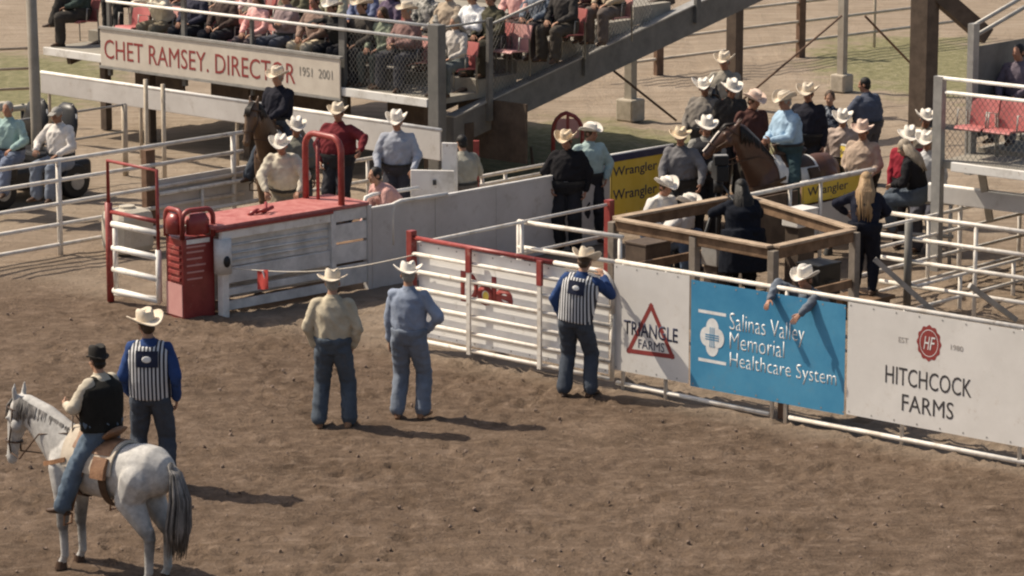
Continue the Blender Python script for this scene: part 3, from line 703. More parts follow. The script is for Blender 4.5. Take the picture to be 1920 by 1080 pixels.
mb.build('cross_lines', BLUEV, em)
ft(b2, 'Salinas Valley', INKW, 1371, 1511, 597, 640, off=.0272, bold=-.012)
ft(b2, 'Memorial', INKW, 1371, 1473, 631, 662, off=.0272, bold=-.012)
ft(b2, 'Healthcare System', INKW, 1371, 1571, 677, 715 if False else 713, off=.0272, bold=-.012)
# farm banner
cs, cz = FR.at(1744, 643); n = 72; mb = MB()
mb.add([FR.p(cs + .158 * (1 + .05 * math.cos(12 * 6.2832 * k / n)) * math.cos(6.2832 * k / n), cz + .2 * (1 + .05 * math.cos(12 * 6.2832 * k / n)) * math.sin(6.2832 * k / n), .0235) for k in range(n)], [tuple(range(n))])
cr = mb.build('crest', INKRED, b3); mb = MB()
for k in range(40):
    f = lambda r, q: FR.p(cs + .79 * r * math.cos(6.2832 * q / 40), cz + r * math.sin(6.2832 * q / 40), .0245)
    mb.add([f(.155, k), f(.155, k + 1), f(.148, k + 1), f(.148, k)], [(0, 1, 2, 3)])
mb.build('crest_ring', INKW, cr)
text('H', 'crest_letter', INKW, cr, OO, fu, UZ, fn, cs - .07, cs + .012, cz - .075, cz + .075, off=.0245, shear=.25); text('F', 'crest_letter', INKW, cr, OO, fu, UZ, fn, cs + .01, cs + .085, cz - .075, cz + .075, off=.0255, shear=.25)
ft(b3, 'EST', INKFAINT, 1687, 1705, 632, 642); ft(b3, '1980', INKFAINT, 1785, 1808, 647, 657)
ft(b3, 'HITCHCOCK', INKDK, 1662, 1824, 697, 731); ft(b3, 'FARMS', INKDK, 1693, 1790, 746, 778)

# ------------------------------------------------------------------ gate with the old sponsor board behind its rails
ge = FR.p(s_l, 0, .04); gh = G(775, 652); GT = Plane(gh, ge - gh); gl = (ge - gh).length; gu, gn = GT.u, GT.n
gz = GT.at(778, 446)[1]; 
g = thing('pipe_gate', 'white seven-rail pipe gate with red top rail and rounded end', 'gate', gh)
MB().tube([GT.p(0, gz), GT.p(gl * .72, gz)], .03, 8).build('top_rail', RED, g, smooth=True)
arc = [GT.p(gl * .72, gz)] + [GT.p(gl - .22 + .22 * math.sin(R(a)), gz - .22 + .22 * math.cos(R(a))) for a in range(0, 91, 15)] + [GT.p(gl, gz - .5)]
MB().tube(arc, .03, 8).build('end_loop', WHITE if False else PIPEW, g, smooth=True)
MB().tube([GT.p(gl, gz - .5), GT.p(gl, .1)], .03, 8).build('end_post', PIPEW, g, smooth=True)
nr = 6; zz = [.12 + (gz - .2 - .12) * i / (nr - 1) for i in range(nr)]
for z in zz: MB().tube([GT.p(.02, z, .02), GT.p(gl - .01, z, .02)], .027, 8).build('rail', PIPEW, g, smooth=True)
for px in (885, 1018):
    s = GT.at(px, 560)[0]; MB().slab(GT.p(s), gu, UZ, gn, -.03, .03, .08, gz - .3, .045, .075).build('upright', PIPEW, g)
    MB().slab(GT.p(s), gu, UZ, gn, -.04, .04, gz - .3, gz + .01, .04, .08).build('upright', RED, g)
MB().slab(gh, gu, UZ, gn, -.07, .03, .0, gz + .09, -.05, .05).build('hinge_post', RED, g, bevel=.01)
VINYLD = mat('dirty_white_vinyl', (.76, .74, .71), .6, col2=(.88, .86, .83), scale=1.8, lo=.2, hi=.42, grime=(.50, .46, .40), gsc=4, glo=.6, ghi=.75)
for z in (.35, 1.0): MB().tube([GT.p(-.05, z - .05, .06), GT.p(-.05, z + .05, .06)], .035, 10).build('hinge', RUST, g, smooth=True)
mb = MB()
for k in range(7): mb.tube([GT.p(gl + .02 + .012 * (k % 2), .95 - .03 * k + .02 * math.sin(q), .05 + .012 * math.cos(q)) for q in (0, 1.05, 2.1, 3.14, 4.2, 5.2)], .005, 5, closed=True)
mb.build('latch_chain', STEELM, g)
gb = banner('sponsor_banner', 'weathered white board with red lettering and yellow dot behind the gate rails', VINYLD, GT, .06, gl - .1, .16, gz - .06, off=-.05)
def gtext(body, m, xl, xr, yt, yb, bold=.03):
    a = rect(GT, xl, xr, yt, yb); text(body, 'lettering', m, gb, GT.p(0), gu, UZ, gn, *a, off=-.0455, bold=bold)
gtext('D', INKRED, 859, 892, 511, 568); gtext('o', INKRED, 890, 921, 536, 574); gtext('l', INKRED, 917, 926, 520, 572); gtext('e', INKRED, 924, 957, 543, 577)
cs, cz = GT.at(906, 557); MB().add([GT.p(cs + .05 * math.cos(.2618 * k), cz + .062 * math.sin(.2618 * k), -.0445) for k in range(24)], [tuple(range(24))]).build('yellow_dot', YELV, gb)

# ------------------------------------------------------------------ pipe pens (generic)
def rails(name, label, pl, s0, s1, zs, posts, m=PIPEW, r=.026, cat='fence', group=None, pm=None, pr=.028, ptop=None):
    t = thing(name, label, cat, pl.p(s0), group)
    for z in zs: MB().tube([pl.p(s0, z), pl.p(s1, z)], r, 8).build('rail', m, t, smooth=True)
    for s in posts: MB().tube([pl.p(s, -.15, -.005), pl.p(s, (ptop or max(zs)) + .005, -.005)], pr, 8).build('post', pm or m, t, smooth=True)
    return t
# side of the pen that runs back from the gate hinge
PA = Plane(gh, UP); sA = PA.at(1137, 394)[0]; zA = PA.at(1000, 412)[1]
rails('pipe_fence', 'two-rail white fence running back from the gate hinge to the red post', PA, .05, sA, (zA, zA - .42), (sA * .55,), r=.024)
MB_ = MB().box(PA.p(sA + .06, zA / 2), (.1, .1, zA + .12), M.Rotation(R(48), 3, 'Z')); tag(MB_.build('post', RED, loc=PA.p(sA + .06)), 'dark red square post at the corner of the timber camera pen', 'post')
PB = Plane(G(972, 415, zA - .02), UF); sB = PB.at(1168, 441)[0]
rails('pipe_fence', 'short white double-rail fence between the gate and the timber camera pen', PB, 0, sB, (zA - .02, zA - .36), (0, sB * .97), r=.03)

# ------------------------------------------------------------------ timber camera pen
zr = 1.25; bx = thing('camera_pen', 'square pen of brown timber rails with pale top edges around the camera operator', 'pen', G(1300, 520))
cA, cC, cD, cE = G(1150, 412, zr), G(1450, 466, zr), G(1603, 432, zr), G(1392, 368, zr)
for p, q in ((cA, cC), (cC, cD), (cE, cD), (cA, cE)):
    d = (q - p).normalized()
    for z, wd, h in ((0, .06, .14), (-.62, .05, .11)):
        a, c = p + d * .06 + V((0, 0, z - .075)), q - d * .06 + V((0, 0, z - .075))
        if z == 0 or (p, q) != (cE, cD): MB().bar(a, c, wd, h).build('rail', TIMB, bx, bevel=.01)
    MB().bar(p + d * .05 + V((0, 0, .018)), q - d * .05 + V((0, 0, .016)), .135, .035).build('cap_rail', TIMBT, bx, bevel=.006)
for p in (cA, cC, cD, cE, cA.lerp(cC, .52)):
    MB().box((p.x, p.y, zr / 2 - .05), (.11, .11, zr + .05), M.Rotation(R(48), 3, 'Z')).build('post', mat('weathered_post', (.17, .14, .11), .85, col2=(.27, .23, .19), scale=6), bx, bevel=.01)

# ------------------------------------------------------------------ right-hand pens
PR = Plane(G(1712, 581), unit(-40)); s0, s1 = PR.at(1640, 520)[0], PR.at(1940, 500)[0]
rails('pipe_fence', 'white four-rail pipe fence slanting down to the right edge behind the farm banner', PR, PR.at(1650, 500)[0], s1 + .5, [PR.at(1800, y)[1] for y in (418, 461, 504, 550)], [PR.at(1828, 500)[0]], r=.03)
s = PR.at(1706, 500)[0]; tag(MB().tube([PR.p(s, 0, .05), PR.p(s, PR.at(1706, 415)[1], .05)], .055, 10).build('post', STEEL, smooth=True, loc=PR.p(s)), 'thick dark steel post below the seated woman in black', 'post')
PQ = Plane(G(1600, 575), UP); 
rails('pipe_fence', 'white five-rail pen fence rising to the right under the grandstand board', PQ, PQ.at(1612, 540)[0], PQ.at(1960, 460)[0], [PQ.at(1800, y)[1] for y in (392, 428, 470, 508, 548)], [PQ.at(1798, 500)[0], PQ.at(1912, 420)[0], PQ.at(1740, 500)[0]], r=.026)
PQ2 = Plane(G(1760, 590), UP)
rails('pipe_fence', 'low white inner pen rails crossing behind the farm banner', PQ2, PQ2.at(1720, 560)[0], PQ2.at(1990, 520)[0], [PQ2.at(1860, y)[1] for y in (500, 540)], [PQ2.at(1800, 560)[0], PQ2.at(1900, 540)[0]], r=.024)
tag(MB().bar(G(1640, 486, .85), G(1752, 585, .12), .05, .07).build('brace', STEELM, loc=G(1752, 585)), 'diagonal grey steel brace leaning beside the blonde woman', 'brace')
tag(MB().bar(G(1818, 535, .62), G(1905, 600, .08), .05, .07).build('brace', STEELM, loc=G(1905, 600)), 'diagonal grey steel brace low behind the farm banner', 'brace')
# ------------------------------------------------------------------ left grandstand
ZF, ZR = 1.53, 2.69
rC = ray(820, 187); tC = 54 / rC.y; C1 = V((rC.x * tC, 54, 0))
zfl = CH + rC.z * tC
ST = Plane(C1, G(820, 50, ZR) - G(400, 1, ZR)); EN = Plane(C1, UP)
su, sn = ST.u, ST.n
gs = thing('grandstand', 'left grey grandstand with white pipe rails, wire mesh and a sloping steel end beam', 'grandstand', C1)
e0, e1 = EN.at(912, 187), EN.at(1313, 0); slope = (e1[1] - e0[1]) / (e1[0] - e0[0]); z_at0 = e0[1] - slope * e0[0]
TREAD = .98; RISE = slope * TREAD
SL = ST.at(88, 95)[0]
NR = 6
mb = MB()
for k in range(NR):
    z1 = zfl + RISE * k; mb.slab(C1 + sn * .02, su, UZ, -sn, SL, -.06, z1 - .1 - (RISE if k else 0), z1, TREAD * k + (.004 if k else 0), TREAD * (k + 1))
mb.build('deck', DECK, gs)
MB().slab(C1 + sn * .03, su, UZ, sn, SL, -.14, zfl - .13, zfl + .005, 0, .06).build('edge_beam', WHITE, gs, bevel=.008)  # white strip puts the lit top edge of the slab into colour
sp0 = ST.at(203, 40)[0]
for z in (ZR, ZR - .22):
    MB().tube([ST.p(sp0, z, .03), ST.p(-.02, z, .03)], .026, 8).build('rail', WHITE, gs, smooth=True)
for px, wd in ((203, .07), (343, .09), (470, .05), (640, .13)):
    s = ST.at(px, 60)[0]; MB().slab(ST.p(s), su, UZ, sn, -wd / 2, wd / 2, zfl - .35, ZR + .02 if px != 470 else ZR - .2, -.06, .0).build('post', STEEL, gs)
MB().slab(C1, su, UZ, sn, -.13, .1, 0, ZR + .03, -.1, .08).build('corner_post', STEEL, gs, bevel=.01)
# wire mesh panel between the posts near the corner (real thin wires)
def chain(pl, s0, s1, zlo, zhi, name, par, st=.085, r=.0022, off=0):
    "diamond mesh between two heights given as functions of s"
    mb = MB(); h0 = max(zhi(s0) - zlo(s0), zhi(s1) - zlo(s1)); q = s0 - h0 * .8
    while q < s1:
        for sg in (1, -1):
            pts = []; a = q if sg == 1 else q + h0 * .8
            N = 26
            for i in range(N + 1):
                t = i / N; s = a + sg * t * h0 * .8
                if s < s0 or s > s1: continue
                z = zlo(s) + t * h0
                if z <= zhi(s): pts.append((s, z))
            if len(pts) > 1: mb.bar(pl.p(*pts[0], off), pl.p(*pts[-1], off), r * 2, r * 2)
        q += st
    return mb.build(name, STEEL, par)
sa = ST.at(652, 100)[0]
chain(ST, sa, -.14, lambda s: zfl + .02, lambda s: ZR - .24, 'wire_mesh', gs, off=-.02)
# sloping end: raker, end posts, rails and mesh
ztop_ = lambda s: z_at0 + slope * s
mb = MB(); s_end = 9.2; hb = EN.at(1100, 95)[1] - EN.at(1100, 148)[1]; sA0 = EN.at(842, 240)[0]
P4 = [(sA0, ztop_(sA0)), (s_end, ztop_(s_end)), (s_end, ztop_(s_end) - hb), (sA0, ztop_(sA0) - hb)]
vs = [EN.p(s, z, o) for o in (.10, -.06) for s, z in P4]
mb.add(vs, [(0, 1, 2, 3), (7, 6, 5, 4), (0, 4, 5, 1), (1, 5, 6, 2), (2, 6, 7, 3), (3, 7, 4, 0)]); mb.build('raker_beam', STEEL, gs)
MB().bar(EN.p(sA0, ztop_(sA0) + .012, .02), EN.p(s_end, ztop_(s_end) + .012, .02), .22, .025).build('beam_flange', STEELM, gs)
for px, yb, wd in ((906, 190, .1), (1086, 103, .09), (1296, 6, .12)):
    s = EN.at(px, yb)[0]; MB().slab(EN.p(s), EN.u, UZ, EN.n, -wd / 2, wd / 2, ztop_(s) - .3, ztop_(s) + 1.35, .105, .17).build('end_post', STEEL, gs)
MB().tube([EN.p(0, ZR - .03), EN.p(EN.at(906, 100)[0], ZR - .03 + .02, .08)], .02, 8).build('end_rail', STEELM, gs, smooth=True)
MB().tube([EN.p(EN.at(906, 100)[0], ztop_(.6) + 1.3, .08), EN.p(s_end, ztop_(s_end) + 1.3, .08)], .026, 8).build('end_rail', STEELM, gs, smooth=True)
chain(EN, EN.at(906, 100)[0], 5.2, lambda s: ztop_(s) + .03, lambda s: ztop_(s) + 1.28, 'wire_mesh', gs, off=.06)
for px, d in ((235, .5), (420, .5), (600, .5), (760, .5), (120, .9)):
    s = ST.at(px, 180)[0]; MB().slab(C1, su, UZ, -sn, s - .07, s + .07, 0, zfl - .1, d, d + .14).build('support_post', BROWNST, gs)
for x0, x1 in ((97, 186), (236, 331), (372, 476), (560, 652), (690, 815)):
    s0, s1 = ST.at(x0, 180)[0] + .9, ST.at(x1, 180)[0] + .9; MB().slab(C1, su, UZ, -sn, s0, s1, .45, zfl - .12, 1.15, 1.19).build('shade_panel', BROWNST, gs)  # added dark panels standing in for the shade under the deck
for sx in (-9.0, -4.5, -.3):
    MB().bar(ST.p(sx, zfl - .2, -.2), ST.p(sx, zfl - .2 + slope * 6, -6.2), .1, .2).build('joist', BROWNST, gs)
MB().box(EN.p(.62, .55, .02), (.2, .2, 1.1), M.Rotation(R(48), 3, 'Z')).build('support_post', BROWNST, gs)
MB().box(EN.p(.62, .12, .02), (.42, .42, .4), M.Rotation(R(48), 3, 'Z')).build('footing', CONC, gs, bevel=.02)
# sign on the stand front
s0 = ST.at(199, 90)[0]; s1 = ST.at(648, 140)[0]; za, zb = ST.at(425, 152)[1] , ST.at(425, 81)[1]
sg = thing('name_sign', 'long cream sign board with red painted name hung on the grandstand front', 'sign', ST.p(s0, za))
MB().slab(ST.p(0), su, UZ, sn, s0, s1, za, zb, .10, .13).build('board', SIGNW, sg, bevel=.01)
MB().slab(ST.p(0), su, UZ, sn, s0 - .02, s1 + .02, zb, zb + .04, .06, .15).build('frame', STEELM, sg)
MB().slab(ST.p(0), su, UZ, sn, s0 - .02, s1 + .02, za - .04, za, .06, .15).build('frame', STEELM, sg)
def stxt(body, m, xl, xr, yt, yb, bold=0):
    a = rect(ST, xl, xr, yt, yb); text(body, 'lettering', m, sg, ST.p(0), su, UZ, sn, *a, off=.134, bold=bold)
stxt('CHET RAMSEY. DIRECTOR', INKRED, 207, 564, 95, 132, 0); stxt('1951  2001', INKGR, 573, 634, 127, 144)

# ------------------------------------------------------------------ board fence in front of the stand
bA, bB = G(78, 135, 1.22), G(828, 244, 1.22); BF = Plane(bA, bB - bA); L0 = (bB - bA).length
zb = BF.at(450, 230)[1]
def boardf(label, s0, s1, z0, z1, m=VINYLG):
    t = thing('board_fence', label, 'fence', BF.p(s0)); MB().slab(BF.p(0), BF.u, UZ, BF.n, s0, s1, z0, z1, 0, .03).build('board', m, t, bevel=.01)
    MB().tube([BF.p(s0, z1, .01), BF.p(s1, z1, .01)], .03, 8).build('top_rail', WHITE, t, smooth=True)
    k = s0 + .15
    while k < s1: MB().tube([BF.p(k, -.1, -.03), BF.p(k, z1, -.03)], .03, 8).build('post', PIPET, t, smooth=True); k += 2.35
    return t
sm_ = BF.at(515, 205)[0]
boardf('long pale board fence below the name sign, left of the dark-jacketed rider', 0, sm_, zb, 1.22, WALLG)
boardf('pale board fence behind the men in the maroon and grey shirts', sm_ + .3, L0, BF.at(700, 282)[1], 1.22, WALLG)

# ------------------------------------------------------------------ canopy frame behind the stand
fr = thing('canopy_frame', 'tall frame of dark steel columns, cross beam and tie rods behind the grandstands', 'frame', G(1180, 237))
def col(px, py, wd, top, foot=.0, m=BROWNST):
    g0 = G(px, py); z1 = top; q = M.Rotation(R(48), 3, 'Z')
    MB().box(g0 + V((0, 0, z1 / 2)), (wd, wd, z1), q).build('column', m, fr)
    if foot: MB().box(g0 + V((0, 0, foot / 2)), (foot * .95, foot * .95, foot), q).build('footing', CONC, fr, bevel=.03)
    return g0
PALEST = mat('pale_steel', (.30, .26, .21), .7, col2=(.40, .36, .30), scale=4)
c1 = col(1182, 226, .16, 3.4, .40, PALEST); c2 = col(1376, 205, .22, 3.6); c3 = col(1578, 172, .14, 3.4, .34, PALEST); c4 = col(1729, 236, .36, 3.0, .3)
zbm = 2.45
pB0, pB1 = G(1290, 4, 2.6), G(1756, 8, 2.6)
MB().bar(c2 + V((0, 0, 2.55)), c4 + V((0, 0, 2.55)), .14, .2).build('beam', BROWNST, fr)
MB().bar(c4 + V((.1, 0, 2.45)), c4 + V((1.15, .5, 1.55)), .24, .3).build('brace', BROWNST, fr)
for a, b_ in (((1578, 30), (1395, 185)), ((1622, 30), (1724, 136)), ((1142, 126), (1268, 226))):
    za = 1.6 if a[0] > 1200 else 1.35
    MB().tube([G(*a, za), G(*b_, .35)], .022, 6).build('tie_rod', RUST, fr, smooth=True)
# far pipe fences
FF = Plane(G(1235, 141), G(1502, 106) - G(1235, 141)); sL = FF.at(1120, 100)[0]; sR = FF.at(1790, 60)[0]
t = rails('far_pipe_fence', 'long tan pipe fence across the dirt lot far behind the grandstands', FF, sL, sR, (.32, .72, 1.12, 1.52, 1.9), [FF.at(1640, 60)[0]], m=mat('pale_pipe', (.44, .37, .29), .6, col2=(.62, .54, .44), scale=4), r=.032, pr=.03)
for px in (1235, 1501): s = FF.at(px, 100)[0]; MB().slab(FF.p(s), FF.u, UZ, FF.n, -.09, .09, -.1, 2.2, -.05, .05).build('post', RUST, t)
FL = Plane(G(-20, 238), G(110, 232) - G(-20, 238)); 
rails('far_pipe_fence', 'tan pipe rails at the far left behind the parked cart', FL, -1, FL.at(64, 200)[0], (.3, .66, 1.02, 1.38), [.8], m=PIPET, r=.025)

# light pole
pl = G(72, 372); tag(MB().tube([pl, pl + V((0, 0, 1.2)), pl + V((-.05, 0, 5))], [.095, .088, .08], 12).build('light_pole', mat('tan_pole', (.24, .21, .17), .6, col2=(.33, .29, .24), scale=3), smooth=True, loc=pl), 'tall plain tan pole rising past the left grandstand', 'pole')

# ------------------------------------------------------------------ right grandstand
rC = ray(1757, 300); tC = 47 / rC.y; C2 = V((rC.x * tC, 47, 0)); z2 = CH + rC.z * tC
S2 = Plane(C2, unit(-40)); E2 = Plane(C2, UP); z2r = S2.at(1760, 145)[1]
g2 = thing('grandstand', 'right-hand grey grandstand with empty red seats behind white rails', 'grandstand', C2)
u2, n2 = S2.u, S2.n
mb = MB()
for k in range(5): mb.slab(C2, u2, UZ, -n2, .05, 6, z2 - .1 + .06 * k - (.06 if k else 0), z2 + .06 * k, .95 * k + (.004 if k else 0), .95 * (k + 1))
mb.build('deck', DECK, g2)
s3 = S2.at(1788, 300)[0]
MB().slab(C2 + n2 * .01, u2, UZ, n2, s3, 6, z2 - .12, z2 + .006, 0, .06).build('edge_beam', WHITE, g2, bevel=.008)
MB().slab(C2, u2, UZ, n2, -.05, .09, .2, z2r + .02, -.05, .06).build('corner_post', STEELM, g2)
MB().tube([S2.p(0, z2r, .02), S2.p(6, z2r, .02)], .026, 8).build('rail', WHITE, g2, smooth=True)
MB().tube([S2.p(S2.at(1775, 165)[0], z2r - .19, .02), S2.p(6, z2r - .19, .02)], .026, 8).build('rail', WHITE, g2, smooth=True)
chain(S2, .1, 2.6, lambda s: z2 + .02, lambda s: z2r - .2, 'wire_mesh', g2)
h0, h1 = E2.at(1826, 48), E2.at(1915, -4); sl2 = (h1[1] - h0[1]) / (h1[0] - h0[0])
for dz in (0, -.16): MB().tube([E2.p(h0[0], h0[1] + dz), E2.p(h0[0] + 3, h0[1] + dz + sl2 * 3)], .03, 8).build('hand_rail', STEELM, g2, smooth=True)
MB().slab(E2.p(h0[0]), E2.u, UZ, E2.n, -.07, .07, z2 - .3, h0[1] + .03, -.05, .05).build('end_post', STEELM, g2)
MB().slab(E2.p(h0[0]), E2.u, UZ, E2.n, 0.07, 3.2, z2 + .2, h0[1] - .3 , -.012, .0).build('end_panel', STEEL, g2)
MB().slab(C2, u2, UZ, -n2, .1, 6, 0, z2 - .15, 2.6, 2.7).build('shade_sheet', BROWNST, g2)  # added dark sheet standing in for the shadow beneath this stand
MB().bar(S2.p(.25, .8, -1), S2.p(.6, z2 - .15, -.2), .1, .06).build('brace', STEELM, g2)
def seat(pl, s, off, z, label, grp, m=SEATR, folded=True):
    t = thing('stadium_seat', label, 'seat', pl.p(s, z, off), grp); u, n = pl.u, pl.n; o = pl.p(s, z, off); B_ = -n
    mb = MB(); mb.grid([[o + u * x + UZ * h + B_ * (b_ + .02 * (x / .22) ** 2 * -1) for x in (-.22, -.11, 0, .11, .22)] for h, b_ in ((.42, .20), (.55, .22), (.72, .26), (.82, .29))])
    mb.build('backrest', m, t, smooth=True, solid=.025)
    mb = MB()
    if folded: mb.grid([[o + u * x + UZ * h + B_ * b_ for x in (-.21, 0, .21)] for h, b_ in ((.40, .17), (.55, .12), (.74, .13))])
    else: mb.grid([[o + u * x + UZ * h + B_ * b_ for x in (-.21, 0, .21)] for h, b_ in ((.41, .19), (.43, 0), (.44, -.2), (.41, -.23))])
    mb.build('seat', m, t, smooth=True, solid=.025)
    for x in (-.25, .25):
        mb = MB(); mb.tube([o + u * x + B_ * .18 + UZ * .02, o + u * x + B_ * .16 + UZ * .62, o + u * x + B_ * -.08 + UZ * .66, o + u * x + B_ * -.1 + UZ * .45], .014, 6); mb.build('arm_frame', STEELM, t, smooth=True)
    return t
grp2 = 'empty red seats in the right grandstand'
for i, px in enumerate((1838, 1893)):
    s = S2.at(px, 230)[0] - .5; seat(S2, s + .12, -.5, z2, ('leftmost empty red folding seat in the right grandstand', 'empty red folding seat at the right edge of the frame')[i], grp2, folded=False)
for i in range(2):
    s = S2.at(1880, 190)[0] - 1.1 + i * .62; seat(S2, s, -1.5, z2 + .06, ('pink folding seat in the second row of the right grandstand', 'pink folding seat in the second row, nearest the right edge')[i], grp2, SEATP)
# board below right stand
RB = Plane(G(1742, 345, 1.3), unit(-38)); 
t = thing('board_fence', 'pale board rail across the pens under the right grandstand', 'fence', RB.p(0)); zb0 = RB.at(1745, 378)[1]
MB().slab(RB.p(0), RB.u, UZ, RB.n, 0, 4, zb0, 1.3, 0, .03).build('board', WALLG, t, bevel=.01); MB().tube([RB.p(0, 1.3), RB.p(4, 1.3)], .025, 8).build('top_rail', WHITE, t, smooth=True)
for s in (.5, 1.55): MB().tube([RB.p(s, 0, -.03), RB.p(s, 1.3, -.03)], .03, 8).build('post', PIPEW, t, smooth=True)

# ------------------------------------------------------------------ chute
CF = Plane(G(414, 592), unit(43.5)); cu, cn = CF.u, CF.n; cl = CF.at(690, 500)[0]; zd = CF.at(500, 412)[1]
W = .82
ch = thing('roping_chute', 'white steel roping chute with a worn red deck on top', 'chute', CF.p(0))
s6 = CF.at(620, 480)[0]
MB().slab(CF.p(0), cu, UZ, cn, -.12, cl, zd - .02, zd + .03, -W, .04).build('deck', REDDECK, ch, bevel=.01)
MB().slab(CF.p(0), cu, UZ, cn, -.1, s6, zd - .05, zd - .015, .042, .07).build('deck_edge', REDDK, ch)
MB().slab(CF.p(0), cu, UZ, cn, 0, s6 - .03, zd - .17, zd - .051, -.02, .05).build('top_beam', WHITE, ch, bevel=.012)
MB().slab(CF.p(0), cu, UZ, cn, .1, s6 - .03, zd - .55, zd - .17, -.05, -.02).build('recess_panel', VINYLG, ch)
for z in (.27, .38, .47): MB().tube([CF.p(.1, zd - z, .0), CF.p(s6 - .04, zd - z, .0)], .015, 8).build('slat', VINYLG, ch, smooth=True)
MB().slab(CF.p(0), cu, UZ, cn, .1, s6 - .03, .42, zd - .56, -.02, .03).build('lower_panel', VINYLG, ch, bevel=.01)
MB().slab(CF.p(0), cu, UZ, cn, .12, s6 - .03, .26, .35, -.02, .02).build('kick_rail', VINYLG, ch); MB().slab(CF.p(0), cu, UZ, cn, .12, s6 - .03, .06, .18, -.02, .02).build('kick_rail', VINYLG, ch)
MB().slab(CF.p(0), cu, UZ, cn, 0, .11, -.05, zd - .6, -.06, .055).build('end_post', WHITE, ch, bevel=.01)
MB().slab(CF.p(0), cu, UZ, cn, s6 - .03, s6 + .05, -.05, zd - .03, -.04, .06).build('mid_post', VINYLG, ch)
mb = MB().tube([CF.p(.05, zd - .62, 0), CF.p(.05, zd - .16, 0)], .12, 14); rl = mb.build('spring_housing', VINYLG, ch, smooth=True)
MB().ell(CF.p(.03, zd - .45, .11), (.05, .05, .08)).build('opening', BLACK, rl, smooth=True)
for i, (z0, z1) in enumerate(((.1, .38), (.42, .68), (.72, .96), (1.0, zd - .03))): MB().slab(CF.p(0), cu, UZ, cn, s6 + .07, cl - .03, z0, z1, -.02, .01).build('side_panel', VINYLG, ch)
MB().slab(CF.p(0), cu, UZ, cn, cl - .03, cl + .04, -.05, zd - .02, -.06, .04).build('end_post', WALLG, ch)
MB().slab(CF.p(0), cu, UZ, cn, 0, cl, 0, zd - .1, -W - .02, -W).build('back_panel', VINYLG, ch)
# hoop across the chute
hs = CF.at(640, 400)[0]; mb = MB(); hz = 1.0
def hoop(mb, s, w0, w1, h, r, rc=.2):
    pts = [CF.p(s, zd + .03, w0), CF.p(s, zd + h - rc, w0)] + [CF.p(s, zd + h - rc + rc * math.sin(R(a)), w0 + (rc - rc * math.cos(R(a))) * (1 if w1 > w0 else -1)) for a in range(15, 91, 15)]
    pts += [CF.p(s, zd + h - rc + rc * math.cos(R(a)), w1 - (rc - rc * math.sin(R(a))) * (1 if w1 > w0 else -1)) for a in range(15, 91, 15)] + [CF.p(s, zd + .03, w1)]
    return mb.tube(pts, r, 10)
hp_ = hoop(mb, cl - .45, -W + .05, -.02, .95, .045).build('hoop', RED, ch, smooth=True)
MB().tube([CF.p(cl - .4, zd, -W + .25), CF.p(cl - .4, zd + .85, -W + .25)], .025, 8).build('latch_bar', RED, ch, smooth=True)
mb = MB(); o = CF.p(CF.at(515, 400)[0], zd + .035, -.28)
mb.tube([o + cu * -.22, o + cu * -.08 + UZ * .05, o + cu * .05 + UZ * .02, o + cu * .2 + UZ * .06], .028, 8); mb.tube([o + cu * -.1 + UZ * .02, o + cn * .1 + UZ * .07, o + cu * .08 + UZ * .13], .024, 8)
mb.build('latch_lever', REDDK, ch, smooth=True)
# red padded end post of the chute
bp_ = thing('padded_post', 'glossy red padded chute post with rounded hoop tops', 'post', G(345, 600)); bu = unit(10); bc = G(345, 598)
p1, p2 = unit(128), unit(38)     # along the two visible faces, from the near corner
hp = CF.at(345, 400)[1]
zq = 1.42
vs = [bc, bc + p2 * .5, bc + p2 * .5 + p1 * .42, bc + p1 * .42]; mb = MB()
mb.add([q + V((0, 0, z)) for z in (-.05, zq - .35) for q in vs], [(0, 1, 5, 4), (1, 2, 6, 5), (2, 3, 7, 6), (3, 0, 4, 7), (4, 5, 6, 7), (3, 2, 1, 0)]); mb.build('casing', REDDK, bp_, bevel=.02)
def ho(mb, a, d, L, z0, h, r, rc=.12, off=V((0, 0, 0))):
    a = a + off; pts = [a + V((0, 0, z0)), a + V((0, 0, z0 + h - rc))] + [a + d * (rc - rc * math.cos(R(q))) + V((0, 0, z0 + h - rc + rc * math.sin(R(q)))) for q in range(15, 91, 15)]
    pts += [a + d * (L - rc + rc * math.sin(R(q))) + V((0, 0, z0 + h - rc + rc * math.cos(R(q)))) for q in range(15, 91, 15)] + [a + d * L + V((0, 0, z0))]
    return mb.tube(pts, r, 10)
for a, d, L in ((bc, p2, .48), (bc, p1, .4)):
    nrm = V((d.y, -d.x, 0)); nrm = nrm if nrm.y < 0 else -nrm
    ho(MB(), a, d, L, zq - .36, .38, .035, off=nrm * .0).build('hoop', RED, bp_, smooth=True)
    MB().loft([(a + d * L / 2 + UZ * (zq - .30), d * L * .36, nrm * .10), (a + d * L / 2 + UZ * (zq - .12), d * L * .36, nrm * .10), (a + d * L / 2 + UZ * (zq - .03), d * L * .25, nrm * .06)], 16).build('pad', REDDK, bp_, smooth=True)
    mb = MB()
    for k, z in enumerate((.95, .88, .79, .70, .61, .52)):
        w_ = L * (.7 if d is p1 else .62 - .06 * (k % 3)); mb.slab(a, d, UZ, nrm, L * .12, L * .12 + w_, z - (.03 if d is p1 else .012), z + .02 if d is p1 else z + .012, .0, .028 if d is p1 else .006)
    mb.build('louvre' if d is p1 else 'stencil_marks', RED if d is p1 else SEATP, bp_, bevel=.004)
MB().slab(bc, p2, UZ, V((p2.y, -p2.x, 0)), .06, .42, .99, 1.05, .0, .008).build('label_plate', INKW, bp_)
MB().slab(bc, p1, UZ, V((-p1.y, p1.x, 0)), .02, .40, .02, .45, .0, .012).build('lower_panel', SEATP, bp_)
